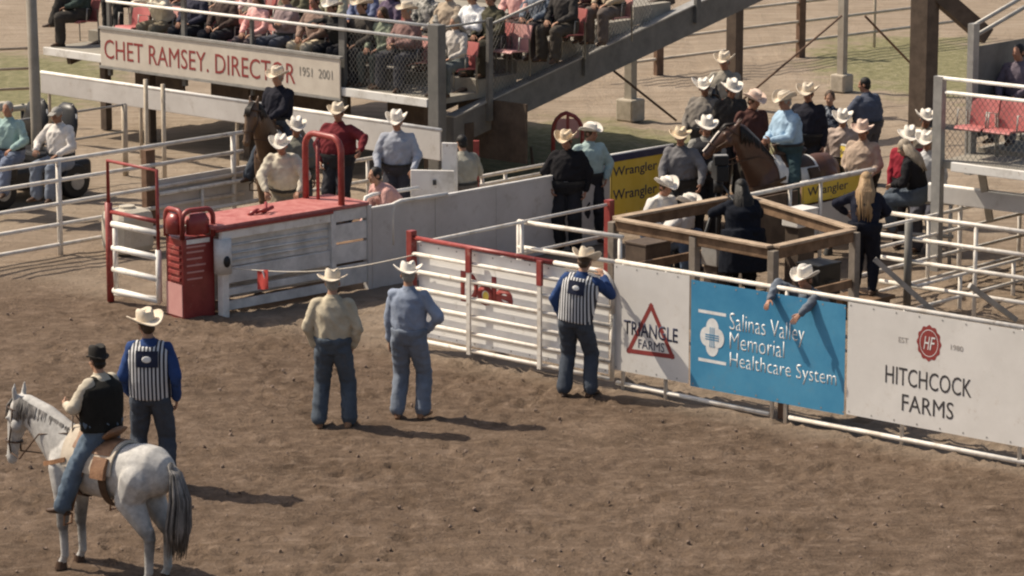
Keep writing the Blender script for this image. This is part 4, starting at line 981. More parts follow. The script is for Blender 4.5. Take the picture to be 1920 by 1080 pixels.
# red framed chute gate at the left
gA = G(212, 566); gB = gA + (G(302, 590) - G(212, 566)); GF = Plane(gA, G(302, 588) - gA); gw = GF.at(296, 430)[0]; gt = GF.at(205, 302)[1]
t = thing('chute_gate', 'tall red framed gate with white lower rails left of the padded post', 'gate', gA)
gq = GF.at(205, 380)[1]
MB().tube([GF.p(-.05, 0), GF.p(-.05, gq)], .05, 10).build('frame_post', RED, t, smooth=True)
mb = MB().tube([GF.p(-.05, gq), GF.p(-.05, gt), GF.p(gw, gt), GF.p(gw, gq - .5)], .026, 8); mb.build('top_frame', RED, t, smooth=True)
MB().tube([GF.p(0, gq - .12), GF.p(gw, gq - .12)], .03, 8).build('cross_bar', RED, t, smooth=True)
for y in (428, 473, 513, 553): z = GF.at(250, y)[1]; MB().tube([GF.p(.03, z), GF.p(gw, z)], .042, 10).build('rail', WHITE, t, smooth=True)
MB().tube([GF.p(gw, .15), GF.p(gw, gq - .5)], .04, 8).build('end_upright', WHITE, t, smooth=True); MB().tube([GF.p(.08, .15), GF.p(.08, GF.at(215, 428)[1])], .035, 8).build('inner_upright', PIPEW, t, smooth=True)
MB().tube([GF.p(.05, .12), GF.p(gw, .2)], .03, 8).build('rail', PIPEW, t, smooth=True)
# grey back wall of the arena corner
wa = CF.p(cl + .06); wb = G(1142, 470); WP = Plane(wa, unit(46)); wl = WP.at(1142, 400)[0]; wz = WP.at(800, 374)[1]
t = thing('board_wall', 'plain grey solid wall from the chute to the timber camera pen', 'wall', wa)
mb = MB(); k = 0; 
while k < wl:
    e = min(k + 1.22, wl); MB().slab(WP.p(0), WP.u, UZ, WP.n, k + .004, e - .004, -.05, wz, -.02, .02 + .002 * (int(k) % 2)).build('panel', WALLG, t); k = e
MB().slab(WP.p(0), WP.u, UZ, WP.n, 0, wl, wz, wz + .03, -.03, .03).build('cap', VINYLG, t)
# barrier rope with flag
r0, r1 = CF.p(.12, zd - .55, .12), GT.p(.1, gz - .2, .06)
mid_ = r0.lerp(r1, .22)
bp2 = thing('barrier_rope', 'pale barrier rope with a red flag stretched from the chute to the gate', 'rope', r0)
MB().tube([r0.lerp(r1, i / 12) - V((0, 0, .12 * math.sin(math.pi * i / 12))) for i in range(13)], .0065, 6).build('rope', ROPE, bp2, smooth=True)
fl = r0.lerp(r1, .17); d = (r1 - r0).normalized(); mb = MB()
mb.grid([[fl + d * (x - .1) + V((0, .02 * math.sin(x * 25 + z * 6), -z - .05)) for x in (0, .05, .1, .15, .2)] for z in (0, .1, .2, .26)]); f_ = mb.build('flag', mat('red_flag', (.5, .07, .06), .8), bp2, smooth=True, solid=.004)
a = fl + d * .0 + V((0, 0, -.17)); MB().tube([a + d * .04, a + d * .0 + V((0, -.03, .12))], .012, 6).build('flag_mark', INKW, f_)

# ------------------------------------------------------------------ left fence and the rear rail behind the chute
LF = Plane(G(0, 497), G(450, 398) - G(0, 497)); LF = Plane(G(0, 497), unit(46.5))
zs = [LF.at(110, y)[1] for y in (301, 338, 382, 421, 459)]
rails('pipe_fence', 'white five-rail pipe fence at the left behind the tall red gate', LF, -.8, LF.at(455, 268)[0], zs, [LF.at(112, 400)[0], LF.at(438, 300)[0]], r=.033, pr=.04)
s = LF.at(288, 330)[0]; tag(MB().slab(LF.p(0), LF.u, UZ, LF.n, s - .1, s + .08, -.1, LF.at(288, 282)[1], -.16, -.05).build('post', RUST, loc=LF.p(s)), 'rust-red square post behind the tall red gate', 'post')
for px, y0, lb in ((278, 205, 'thin tan pole beside the rust-red post'), (310, 210, 'thin tan pole just left of the dark stand support')):
    b0 = G(px, 392); tag(MB().tube([b0, V((b0.x, b0.y, G(px, y0, 0).z + LF.at(px, y0)[1] + .1))], .035, 8).build('pole', PIPET, smooth=True, loc=b0), lb, 'pole')
RL = Plane(G(380, 430), unit(47))
t = rails('pipe_fence', 'white two-rail fence behind the chute from the tan-shirted man to the white gate end', RL, RL.at(300, 360)[0], RL.at(850, 290)[0], [RL.at(600, y)[1] for y in (313, 355)], [RL.at(380, 380)[0], RL.at(690, 330)[0]], r=.034)
MB().slab(RL.p(0), RL.u, UZ, RL.n, RL.at(300, 350)[0], RL.at(480, 330)[0], RL.at(400, 388)[1], RL.at(400, 322)[1], -.09, -.06).build('board', WALLG, t)
# white panels left of the wall top
WB = Plane(G(771, 440), unit(-12)); t = thing('white_panel', 'white boxed panel with dark slots standing above the grey wall', 'panel', G(800, 430))
o = RL.p(RL.at(770, 320)[0], 0, .35); 
zt0, zt1 = 1.05, 1.6
q0, q1 = G(770, 318, 1.35), G(855, 300, 1.62)
MB().bar(V((q0.x, q0.y, .85)), V((q0.x + .62, q0.y - .08, .85)), .05, 1.0).build('panel', WHITE, t, bevel=.01)
MB().bar(V((q0.x + .44, q0.y + .25, 1.0)), V((q0.x + .66, q0.y + .2, 1.0)), .05, 1.4).build('side_post', WHITE, t, bevel=.01)
mb = MB()
for z, h in ((1.18, .07), (.98, .04), (.76, .1)): mb.box((q0.x + .34, q0.y - .09, z), (.05, .04, h))
mb.build('slot', DARKG, t)
t = thing('push_rail', 'pair of rounded white pipe rails beyond the end of the red deck', 'rail', G(730, 420))
for px, py in ((682, 380), (735, 392)):
    a = G(px, py, 1.05); MB().tube([a + V((0, 0, -.5)), a + V((0, 0, -.05)), a + V((.03, .02, .07)), a + V((.12, .08, .1)), a + V((.75, .62, .1))], .03, 8).build('pipe', WHITE, t, smooth=True)
PW = Plane(G(858, 420), UP)
rails('pipe_fence', 'short white rails above the far end of the grey wall', PW, PW.at(858, 350)[0], PW.at(1030, 320)[0], [PW.at(950, y)[1] for y in (322, 338)], [PW.at(905, 340)[0], PW.at(948, 340)[0]], r=.03)
p_ = PW.p(PW.at(893, 330)[0]); tag(MB().box(p_ + V((0, 0, .6)), (.09, .09, 1.25)).build('post', RED, loc=p_), 'dark red post above the middle of the grey wall', 'post')

# ------------------------------------------------------------------ yellow banners
def ybanner(label, xl, yl, xr, yr, hpx, z, words, shape=None):
    a, b_ = G(xl, yl, z), G(xr, yr, z); pl = Plane(a, b_ - a); L_ = (b_ - a).length; zb = pl.at((xl + xr) / 2, (yl + yr) / 2 + hpx)[1]
    t = banner('yellow_banner', label, YELV, pl, 0, L_, zb, z, off=.02)
    k = int(L_ / 2) + 2; m_ = MB()
    MB().tube([pl.p(0, z), pl.p(L_, z)], .025, 8).build('top_pipe', WHITE, t, smooth=True)
    for s in (.02, L_ - .02): MB().tube([pl.p(s, 0), pl.p(s, z)], .025, 8).build('post', RUST, t, smooth=True)
    for wd, x0, x1, zz0, zz1 in words: text(wd, 'lettering', INKNAVY, t, pl.p(0), pl.u, UZ, pl.n, x0, x1, zb + (z - zb) * zz0, zb + (z - zb) * zz1, off=.0245, bold=.008)
    return t, pl, L_, zb
t, pl, L_, zb_ = ybanner('yellow jeans banner with dark lettering and a navy top stripe behind the camera pen', 1143, 292, 1262, 272, 112, 1.12, (('Wrangler', .05, 1.02, .60, .80), ('Wrangler', .05, 1.02, .20, .42)))
MB().slab(pl.p(0), pl.u, UZ, pl.n, 0, L_, 1.02, 1.12, .0235, .03).build('top_stripe', NAVYV, t)
t, pl, L_, zb_ = ybanner('yellow jeans banner behind the bay horse, left of the rose-hatted man', 1540, 263, 1596, 276, 60, 1.2, (('Wrangler', .1, .7, .66, .9),))
t, pl, L_, zb_ = ybanner('low yellow jeans banner left of the blonde woman', 1502, 343, 1632, 317, 40, 1.2, (('Wrangler', .12, 1.05, .2, .72),))
# white rail in front of the bay horse
HR_ = Plane(G(1380, 371, 1.22), G(1640, 318, 1.22) - G(1380, 371, 1.22))
t = rails('pipe_fence', 'white topped rail with dark boards in front of the bay horse', HR_, 0, HR_.at(1640, 330)[0], (1.22,), [.35, 1.2, 1.9], r=.035)
MB().slab(HR_.p(0), HR_.u, UZ, HR_.n, .1, HR_.at(1500, 360)[0], .3, 1.14, -.06, -.03).build('board', BROWNST, t); MB().slab(HR_.p(0), HR_.u, UZ, HR_.n, HR_.at(1504, 360)[0], HR_.at(1630, 360)[0], .25, .88, -.06, -.03).build('board', WALLG, t)

# red arched gate on the grass
a0 = G(1037, 330); t = thing('arched_gate', 'red arched pipe gate on the grass behind the two hatted men', 'gate', a0); AG = Plane(a0, unit(-6)); zt_ = AG.at(1060, 211)[1]; wd = AG.at(1092, 280)[0]
mb = MB(); pts = [AG.p(0, 0), AG.p(0, zt_ - .3)] + [AG.p(.26 - .26 * math.cos(R(q)), zt_ - .3 + .3 * math.sin(R(q))) for q in (20, 40, 60, 80)] + [AG.p(wd - .26 + .26 * math.sin(R(q)), zt_ - .3 + .3 * math.cos(R(q)) - .02) for q in (10, 30, 50, 70, 90)] + [AG.p(wd, 0)]
mb.tube(pts, .035, 8).build('arch', RED, t, smooth=True)
MB().slab(AG.p(0), AG.u, UZ, AG.n, .05, wd - .05, zt_ - .42, zt_ - .1, -.02, .02).build('panel', SEATP, t, bevel=.03); MB().slab(AG.p(0), AG.u, UZ, AG.n, wd * .45, wd * .55, .3, zt_ - .02, -.03, .03).build('mullion', RED, t)
st = G(1000, 318); tag(MB().tube([st, st + V((-.04, 0, .38))], [.035, .02], 8).build('stake', BROWNST, loc=st), 'short dark stake in the grass left of the red arch', 'stake')
# ------------------------------------------------------------------ people in the arena
AWAY, CAM = 0, 180
JL = denim((.13, .15, .185)); JD = denim((.06, .073, .09)); JB = denim((.048, .056, .07))
def stripes(a=(.62, .62, .62), c=(.025, .025, .035), freq=27):
    m = bpy.data.materials.new('striped_cloth'); m.use_nodes = True; N = m.node_tree.nodes; L = m.node_tree.links; b = N['Principled BSDF']; b.inputs['Roughness'].default_value = .85
    tc = N.new('ShaderNodeTexCoord'); sx = N.new('ShaderNodeSeparateXYZ'); L.new(tc.outputs['Object'], sx.inputs[0])
    k = N.new('ShaderNodeMath'); k.operation = 'MULTIPLY'; k.inputs[1].default_value = freq; L.new(sx.outputs[0], k.inputs[0])
    f = N.new('ShaderNodeMath'); f.operation = 'FRACT'; L.new(k.outputs[0], f.inputs[0])
    r = N.new('ShaderNodeValToRGB'); r.color_ramp.interpolation = 'CONSTANT'; e = r.color_ramp.elements; e[0].color = (*c, 1); e[1].position = .52; e[1].color = (*a, 1)
    L.new(f.outputs[0], r.inputs[0]); L.new(r.outputs[0], b.inputs['Base Color']); return m
STR = stripes()
def patch(P_, rz, z0, z1, w):
    at = P_['at']; rows = [[at(z, x, -(.134 * P_['K'] + .047 - 1.3 * x * x - max(0, z - .36) * .2)) for x in (-w, -w * .5, 0, w * .5, w)] for z in (z0, (z0 + z1) / 2, z1)]
    o = MB().grid(rows).build('back_patch', cloth((.03, .035, .06), 'patch'), rz, smooth=True, solid=.006)
    MB().ell(at((z0 + z1) / 2, 0, -.134 * P_['K'] - .049), (w * .42, .006, w * .3), P_['B']).build('emblem', INKW, o, smooth=True)
person('man seen from behind in khaki shirt, blue jeans and cream hat, hands at his pockets', (.46, .40, .30), place=('feet', 626, 800, 603, 503, 0), face=-6, hat='cream', hair='grey', pantm=JD, fine=True, bulk=1.08, belly=.015,
       pose=stand(feet=((-.16, -.04), (.17, .03)), hands=((-.215, .07, .90), (.215, .07, .90)), eh=((-1, -.6, 0), (1, -.6, 0)), curl=.9, toe=4, head=(8, 4, 0)), boots=LEATH)
person('man seen from behind in blue-grey shirt and pale jeans, one hand on his hip', (.24, .28, .36), place=('feet', 768, 783, 752, 488, 0), face=-16, hat='white', hair='grey', pantm=JL, fine=True, bulk=1.08, belly=.01,
       pose=stand(feet=((-.13, -.03), (.14, .05)), hands=((-.24, .04, .86), (.185, .07, 1.0)), eh=((-1, -.4, 0), (1, -.35, 0)), palm=((1, 0, 0), (-.5, .8, 0)), head=(10, 22, 0)), boots=LEATH)
rz, P_ = person('official in striped vest and blue sleeves standing beyond the grey horse', (.03, .06, .165), place=('feet', 286, 914, 249, 579, 0), face=-4, hat='cream', hair='brown', pantm=JB, fine=True, vest=(.5, .5, .5), vmat=STR, bulk=1.02, belly=.01,
       pose=stand(feet=((-.16, 0), (.15, .02)), hands=((-.22, .1, .92), (.25, .04, .90)), eh=((-.5, -.9, 0), (.5, -.9, 0)), head=(4, 35, -6)), boots=LEATH)
patch(P_, rz, .30, .46, .11)
rz, P_ = person('official in striped vest leaning one arm on top of the pipe gate', (.03, .06, .155), place=('feet', 1086, 744, 1092, 465, 0), face=-18, bulk=1.05, hat='cream', hair='brown', pantm=JB, fine=True, vest=(.5, .5, .5), vmat=STR,
       pose=stand(pel=(-.05, 0, .94), side=7, lean=6, feet=((-.18, -.02), (.12, .06)), hands=((-.24, .08, .92), (.17, .38, 1.38)), eh=((-1, -.5, 0), (.8, -.1, -1)), palm=((1, 0, 0), (0, 0, -1)), head=(18, -8, 4)), boots=LEATHD)
patch(P_, rz, .30, .46, .10)
# grey horse and its rider in front
GREYC = mat('dapple_grey_coat', (.38, .365, .345), .6, col2=(.56, .54, .51), scale=14, lo=.34, hi=.64, bump=.12, bscale=40, spec=.25)
def leg_tone(m):  # darker hocks, the coat's own colouring by height
    N, L = m.node_tree.nodes, m.node_tree.links; b = N['Principled BSDF']; src = b.inputs['Base Color'].links[0].from_socket
    tc = N.new('ShaderNodeTexCoord'); s_ = N.new('ShaderNodeSeparateXYZ'); L.new(tc.outputs['Object'], s_.inputs[0])
    n = N.new('ShaderNodeTexNoise'); n.inputs['Scale'].default_value = 5; L.new(tc.outputs['Object'], n.inputs['Vector'])
    a = N.new('ShaderNodeMath'); a.operation = 'MULTIPLY_ADD'; a.inputs[1].default_value = .35; L.new(n.outputs[0], a.inputs[0]); L.new(s_.outputs[2], a.inputs[2])
    r = N.new('ShaderNodeValToRGB'); e = r.color_ramp.elements; e[0].position = .15; e[0].color = (.95, .95, .95, 1); e[1].position = 1.0; e[1].color = (1, 1, 1, 1)
    for p, c in ((.42, .9), (.62, .38), (.74, .42), (.92, .95)): q = e.new(p); q.color = (c, c, c, 1)
    L.new(a.outputs[0], r.inputs[0]); mx = N.new('ShaderNodeMix'); mx.data_type = 'RGBA'; mx.blend_type = 'MULTIPLY'; mx.inputs[0].default_value = 1
    L.new(src, mx.inputs[6]); L.new(r.outputs[0], mx.inputs[7]); L.new(mx.outputs[2], b.inputs['Base Color'])
leg_tone(GREYC)
GREYM = mat('grey_mane', (.07, .065, .06), .6, col2=(.27, .25, .235), scale=20, stretch=(1, 1, .2))
HL = V((-4.02, 32.88, 0)); HF = 55
horse('grey horse with a tan saddle standing in the arena at the lower left', GREYC, GREYM, HL, HF, poll=(0, 1.12, 1.68), muz=(.02, 1.27, 1.02), s=.94, fine=True, tack=LEATH, pad=mat('saddle_felt', (.45, .38, .30), .9, col2=(.6, .52, .42)))
BAY = mat('bay_coat', (.06, .024, .013), .42, col2=(.10, .043, .023), scale=3, spec=.5, bump=.1, bscale=25)
BROWNH = mat('brown_coat', (.09, .05, .028), .45, col2=(.15, .09, .052), scale=3, spec=.45); BLKM = mat('black_mane', (.018, .014, .012), .5)
person('rider in black vest and black hat on the grey horse', (.50, .44, .35), place=('loc', HL.x, HL.y, 0), s=.935, face=HF + 4, bulk=1.3, hat='black', hair='black', pantm=denim((.075, .10, .13)), fine=True, vest=(.02, .019, .017), curl=.03,
       pose=riding(hands=((-.14, .34, 1.80), (.10, .27, 1.74)), head=(4, -12, 0), twist=-4), boots=LEATHD)
# ------------------------------------------------------------------ around the chute
person('heavy man in tan shirt and white hat bending over the red chute deck', (.52, .47, .38), place=('top', 526, 253, .35), face=168, hat='white', hair='grey', skin=1, pants=(.20, .17, .13), belly=.05, bulk=1.42,
       pose=stand(pel=(0, -.1, .93), lean=32, hands=((-.30, .42, .93), (.16, .46, .92)), palm=((0, 0, -1), (0, 0, -1)), eh=((-1, -.3, .1), (1, -.3, .1)), head=(14, 6, 0)))
def mounted(px, py, face, hl, hp_=None, **k):
    t = V((0, 0, 2.53)); p = G(px, py, 2.53); return V((p.x, p.y, 0))
q = mounted(521, 114, 0, 0)
horse('brown horse with pricked ears facing the camera behind the chute', BROWNH, BLKM, q, 168, poll=(.10, .95, 1.98), muz=(.16, 1.16, 1.44), blaze=None, tack=LEATHD)
person('rider in dark jacket and cream hat on the brown horse behind the chute', (.022, .022, .03), place=('loc', q.x, q.y, 0), face=152, hat='cream', hair='grey', skin=0, pantm=JB, pose=riding(head=(8, 0, 0), lean=0), s=1.0)
person('man in maroon shirt standing behind the red hoop of the chute', (.15, .025, .03), place=('top', 633, 192, .35), face=160, hat='cream', hair='brown', skin=1, pants=(.035, .035, .04), belly=.03, bulk=1.35, pose=stand(hands=((-.46, .30, 1.15), (.24, .12, .93)), eh=((-1, -.3, 0), (1, -.4, 0)), head=(6, 10, 0)))
person('man in pale blue-grey shirt and white hat leaning on the rail behind the chute', (.33, .35, .40), place=('top', 743, 209, .35), face=172, hat='white', hair='grey', skin=1, pants=(.05, .05, .06), belly=.02, pose=stand(lean=8, hands=((-.27, .30, .98), (.25, .28, .98)), eh=((-.5, -.8, 0), (.5, -.8, 0)), palm=((0, 0, -1), (0, 0, -1)), head=(10, 0, 0)))
person('dark-haired person in pink top crouching beyond the red deck', (.52, .30, .27), place=('top', 703, 313, .2), face=120, hair='black', skin=0, pose=stand(pel=(0, 0, .62), lean=38, feet=((-.14, .1), (.14, .2)), hands=((-.15, .5, .5), (.15, .5, .5))))
person('man in grey-green jacket half hidden behind the tan-shirted man', (.17, .165, .14), place=('top', 556, 222, 0), face=190, hat='white', hair='brown', skin=1, pants=(.10, .10, .09), belly=.03, bulk=1.4, pose=stand(head=(15, 0, 0)))
person('dark-haired person in olive top seen from behind at the end of the grey wall', (.30, .285, .24), place=('top', 864, 253, 0), face=30, hair='black', pants=(.12, .11, .10), pose=stand(hands=((-.2, .3, 1.1), (.2, .3, 1.1)), head=(12, 0, 0)), s=.97)
# ------------------------------------------------------------------ centre group
person('man in black shirt and straw hat standing at the end of the grey wall', (.017, .016, .018), place=('top', 1060, 245, 0), face=172, hat='straw', hair='brown', skin=1, pants=(.025, .025, .028), belly=.03, bulk=1.3, pose=stand(hands=((-.27, .05, .9), (.24, .1, .94)), eh=((-1, -.4, 0), (1, -.4, 0)), head=(16, -14, 0)))
person('man in light aqua shirt and white hat beside the black-shirted man', (.37, .47, .45), place=('top', 1108, 229, 0), face=200, hat='white', hair='brown', skin=1, pants=(.03, .03, .035), pose=stand(hands=((-.23, .12, .95), (.23, .12, .95)), eh=((-1, -.5, 0), (1, -.5, 0)), head=(4, 40, 6)))
person('man in grey shirt and straw hat leaning forward by the yellow banner', (.16, .155, .16), place=('top', 1276, 238, 0), face=165, hat='straw', hair='grey', skin=1, pants=(.05, .05, .05), belly=.03, bulk=1.3, pose=stand(lean=10, hands=((-.35, .32, .98), (.2, .38, .95)), eh=((-1, -.3, 0), (1, -.3, 0)), head=(10, 8, 0)))
person('man in dark vest and white hat just in front of the bay horse head', (.26, .25, .23), place=('top', 1326, 219, 0), face=185, s=1.05, hat='white', hair='grey', skin=1, pants=(.03, .03, .03), vest=(.03, .03, .035), pose=stand(hands=((-.1, .34, 1.1), (.15, .34, 1.08)), head=(10, 0, 0)))
person('person in white shirt and white hat crouching behind the left rail of the camera pen', (.66, .63, .58), place=('top', 1252, 331, 0), face=220, hat='white', hair='brown', skin=1, pose=seated(.42, lean=22, head=(14, 0, 0)))
q = mounted(1478, 157, 0, 0)
horse('bay horse with white blaze standing sideways in the middle of the crowd', BAY, BLKM, q, 128, poll=(.0, .98, 1.98), muz=(.24, 1.32, 1.58), blaze=mat('white_blaze', (.62, .56, .50), .7), tack=LEATHD, pad=VINYLG)
person('rider in light blue shirt and cream hat on the bay horse', (.33, .46, .58), place=('loc', q.x, q.y, 0), face=126, hat='cream', hair='grey', skin=1, pantm=denim((.03, .05, .055)), belly=.02, bulk=1.25, pose=riding(lean=4, hands=((-.08, .36, 1.76), (.12, .3, 1.74)), head=(8, 0, 0)))
q = mounted(1360, 86, 0, 0)
horse('dark horse mostly hidden behind the hatted men left of the bay horse', mat('black_coat', (.02, .014, .011), .4, col2=(.035, .025, .02), spec=.5), BLKM, q, 165, poll=(0, .98, 1.95), muz=(.02, 1.2, 1.5), tack=LEATHD)
person('man in grey-tan jacket and cream hat, topmost of the mounted group', (.27, .245, .205), place=('loc', q.x, q.y, 0), face=170, hat='cream', hair='grey', skin=1, pants=(.07, .06, .05), pose=riding(head=(4, -10, 0)), s=1.0)
person('man in grey shirt with brown sleeves and upturned white hat', (.19, .17, .15), place=('top', 1318, 146, .45), face=150, hat='white', hair='brown', skin=2, pants=(.05, .045, .04), curl=.12, belly=.02, bulk=1.3, pose=stand(head=(10, 25, 8), hands=((-.2, .26, 1.05), (.22, .22, 1.0))))
person('man with white hat pulled down and dark clothes behind the bay horse head', (.05, .045, .04), place=('top', 1374, 150, .45), face=195, hat='white', hair='black', skin=1, pants=(.03, .03, .03), pose=stand(head=(16, 0, 0)))
person('man in maroon-brown jacket and tan hat left of the rider in light blue', (.075, .035, .03), place=('top', 1418, 170, .45), face=205, hat='pink', hair='brown', skin=1, pants=(.04, .035, .03), belly=.03, bulk=1.3, pose=stand(head=(14, 20, 0)))
person('man in black jacket and cream hat right behind the rider in light blue', (.022, .025, .024), place=('top', 1515, 156, .45), face=160, hat='cream', hair='black', skin=1, pants=(.03, .03, .03), belly=.02, bulk=1.3, pose=stand(head=(6, 0, 0)))
person('bare-headed person in sunglasses and dark patterned shirt', (.05, .06, .08), place=('top', 1556, 170, 0), face=150, hair='brown', skin=0, pants=(.04, .04, .05), shirtm=mat('patterned_cloth', (.022, .026, .04), .9, col2=(.30, .33, .36), scale=16, lo=.48, hi=.58), pose=stand(head=(6, 20, 0), hands=((-.2, .3, 1.05), (.2, .3, 1.05))))
person('person in pale shirt and small white hat left of the rose-hatted man', (.45, .36, .31), place=('top', 1580, 207, 0), face=170, hat='white', hair='brown', skin=0, pants=(.1, .08, .07), pose=stand(head=(18, 0, 0)), s=.97)
person('dark-haired man in dusty blue shirt seen from behind at the back of the crowd', (.075, .085, .115), place=('top', 1620, 145, 0), face=40, hair='black', skin=1, pants=(.06, .06, .07), belly=.03, bulk=1.35, pose=stand(lean=6, hands=((-.2, .36, 1.15), (.2, .3, 1.05)), head=(6, 30, 0)))
person('man in beige shirt and rose-coloured hat in front of the crowd', (.42, .32, .25), place=('top', 1617, 227, 0), face=150, hat='pink', hair='brown', skin=1, pants=(.04, .035, .03), belly=.03, bulk=1.32, pose=stand(lean=4, hands=((-.2, .28, 1.0), (.22, .2, .95)), head=(10, 10, 0)))
person('woman with long blonde hair in navy clothes, back to the camera', (.016, .018, .03), place=('top', 1624, 322, .32), face=-14, hair='blond', style='long', female=True, bulk=1.25, pants=(.014, .015, .022), pose=stand(lean=7, hands=((-.30, .22, 1.12), (.12, .34, 1.05)), eh=((-1, -.4, .1), (1, -.4, 0)), head=(8, 14, 0), hairlen=.52))
person('woman with ash-blond hair in black top sitting on the pen rail', (.018, .016, .016), place=('top', 1690, 262, .42), face=72, hair='ash', style='long', female=True, bulk=1.2, pantm=JD, pose=seated(.52, lean=18, hands=((-.12, .36, .74), (.1, .38, .72)), feet=((-.1, .36, .0), (.12, .40, .03)), head=(22, 0, 0), hairlen=.36), s=1.0)
person('man in red shirt and white hat behind the woman in black', (.30, .03, .045), place=('top', 1706, 238, 0), face=170, hat='white', hair='brown', skin=1, pants=(.06, .05, .05), belly=.02, pose=stand(head=(8, 10, 0)))
person('person in light grey shirt and white hat at the grandstand corner post', (.50, .50, .50), place=('top', 1738, 246, 0), face=160, hat='white', hair='grey', skin=1, pants=(.1, .1, .12), pose=stand(head=(8, 0, 0)))
person('man in tan vest and white hat, half behind the grandstand corner post', (.28, .24, .19), place=('top', 1737, 205, 0), face=170, hat='white', hair='grey', skin=2, pants=(.08, .07, .06), pose=stand(head=(10, 15, 0)))
# camera operator and camera
q = G(1388, 545); 
person('camera operator in long black coat with long dark hair, back to the camera', (.010, .012, .018), place=('top', 1388, 336, -.0), face=12, hair='black', style='long', female=True, pants=(.01, .01, .012), bulk=1.5, coat=True, s=.98, pose=stand(lean=9, hands=((-.22, .40, 1.28), (.1, .44, 1.26)), head=(10, 10, 0), hairlen=.55))
cm = G(1350, 322, 1.62); t = thing('video_camera', 'black video camera on a tripod in front of the operator', 'camera', (cm.x, cm.y, 0)); q = M.Rotation(R(8), 3, 'Z'); lc = lambda x, y, z: V((cm.x, cm.y, cm.z)) + q @ V((x, y, z))
MB().box(lc(0, 0, 0), (.17, .40, .22), q).build('camera_body', BLACK, t, bevel=.015); MB().tube([lc(0, .2, 0), lc(0, .3, 0), lc(0, .42, 0)], [.065, .07, .09], 14).build('lens', DARKG, t, smooth=True)
MB().box(lc(-.02, -.14, .18), (.20, .14, .12), q).build('viewfinder', BLACK, t, bevel=.01); MB().slab(lc(-.02, -.14, .245), q @ V((1, 0, 0)), q @ V((0, 1, 0)), UZ, -.09, .09, -.06, .06, 0, .012).build('monitor_hood', STEELM, t)
MB().tube([lc(0, .1, -.11), lc(0, .1, -.3)], .07, 10).build('pan_head', BLACK, t, smooth=True); MB().tube([lc(.05, 0, -.2), lc(.12, -.5, -.36)], .014, 6).build('pan_arm', BLACK, t)
for a in (90, 210, 330): MB().tube([lc(0, .1, -.3), V((cm.x + .5 * math.cos(R(a)), cm.y + .5 * math.sin(R(a)), .02))], .025, 8).build('leg', BLACK, t, smooth=True)
# man hanging over the blue banner
s = FR.at(1492, 540)[0]; p = FR.p(s, 0, -.34); fa = math.degrees(math.atan2(fn.y, fn.x)) - 90
person('man in white hat leaning both arms over the top of the blue banner', (.14, .16, .19), place=('loc', p.x, p.y, .24), face=fa, hat='white', hair='brown', skin=1, s=.97, pose=stand(pel=(0, -.16, .86), lean=30, hands=((-.20, .52, 1.14), (.30, .46, 1.24)), eh=((-1, .1, 1.3), (1, .1, 1.3)), palm=((0, -1, 0), (0, -1, 0)), head=(10, 0, 0), curl=.3))
person('person in white shirt and wide white hat crouching lowest beside the camera pen', (.62, .59, .55), place=('top', 1294, 364, 0), face=235, hat='white', hair='grey', skin=1, pose=seated(.28, lean=38, head=(6, 0, 0)))
# equipment inside the camera pen
for (px, py, z, sz_, m, lb, nm, ct) in ((1345, 478, .55, (.34, .3, .26), STEELM, 'small steel equipment box beside the operator', 'equipment_box', 'box'), (1500, 408, .95, (.42, .3, .22), VINYL, 'open white carton on the far rail of the camera pen', 'carton', 'box'), (1215, 488, .35, (.5, .4, .5), BROWNST, 'dark brown crate low inside the left end of the camera pen', 'crate', 'crate'), (1535, 525, .3, (.45, .4, .45), BLACK, 'black equipment case at the right end of the camera pen', 'equipment_case', 'case')):
    c = G(px, py, z); t = thing(nm, lb, ct, (c.x, c.y, 0)); q = M.Rotation(R(44), 3, 'Z')
    MB().box(c, sz_, q).build('body', m, t, bevel=.015)
    MB().box(c + V((0, 0, sz_[2] / 2 + .012)), (sz_[0] * 1.04, sz_[1] * 1.04, .03), q).build('lid', m, t, bevel=.006)
    MB().tube([c + q @ V((-.08, -sz_[1] / 2, 0)), c + q @ V((-.07, -sz_[1] / 2 - .04, .02)), c + q @ V((.07, -sz_[1] / 2 - .04, .02)), c + q @ V((.08, -sz_[1] / 2, 0))], .01, 6).build('handle', DARKG, t)
    MB().box((c.x, c.y, (z - sz_[2] / 2) / 2), (sz_[0] * .8, sz_[1] * .8, z - sz_[2] / 2), q).build('stand', BROWNST, t)
# ------------------------------------------------------------------ left grandstand spectators
grs = 'pink and red stadium seats in the left grandstand'
def row_pt(px, r, dz=.0):
    off = .62 + TREAD * (r - 1); z = zfl + RISE * (r - 1); lo, hi = -14, 3
    for _ in range(40):
        m_ = (lo + hi) / 2; p = ST.p(m_, z + .6, -off)
        if proj(p)[0] < px: lo = m_
        else: hi = m_
    return lo, -off, z
sf = math.degrees(math.atan2(sn.y, sn.x)) - 90
grs2 = 'seats taken by spectators in the left grandstand'
def spect(px, r, label, shirt, pants=(.05, .05, .055), chair=None, dface=0, **k):
    s, off, z = row_pt(px, r); p = ST.p(s, z, off); kw = dict(hair='brown', skin=random.choice((0, 0, 1)), vox=.016); kw.update(k)
    pose = kw.pop('pose', seated())
    if chair: seat(ST, s, off, z, chair, grs2, SEATP if chair.startswith('pink') else SEATR, folded=False)
    shirt = tuple(min(.75, c * 1.3 + .012) for c in shirt); pants = tuple(min(.6, c * 1.25 + .008) for c in pants)
    person(label, shirt, pants=None if 'pantm' in kw else pants, place=('loc', p.x, p.y, z + .005), face=sf + dface, pose=pose, **kw)
CR = dict(pose=seated(.46, lean=-4, feet=((-.13, .42), (.02, .5, .32)), kh=((-.2, .7, 1), (-.05, .8, 1)), hands=((-.1, .3, .68), (.12, .28, .68))))
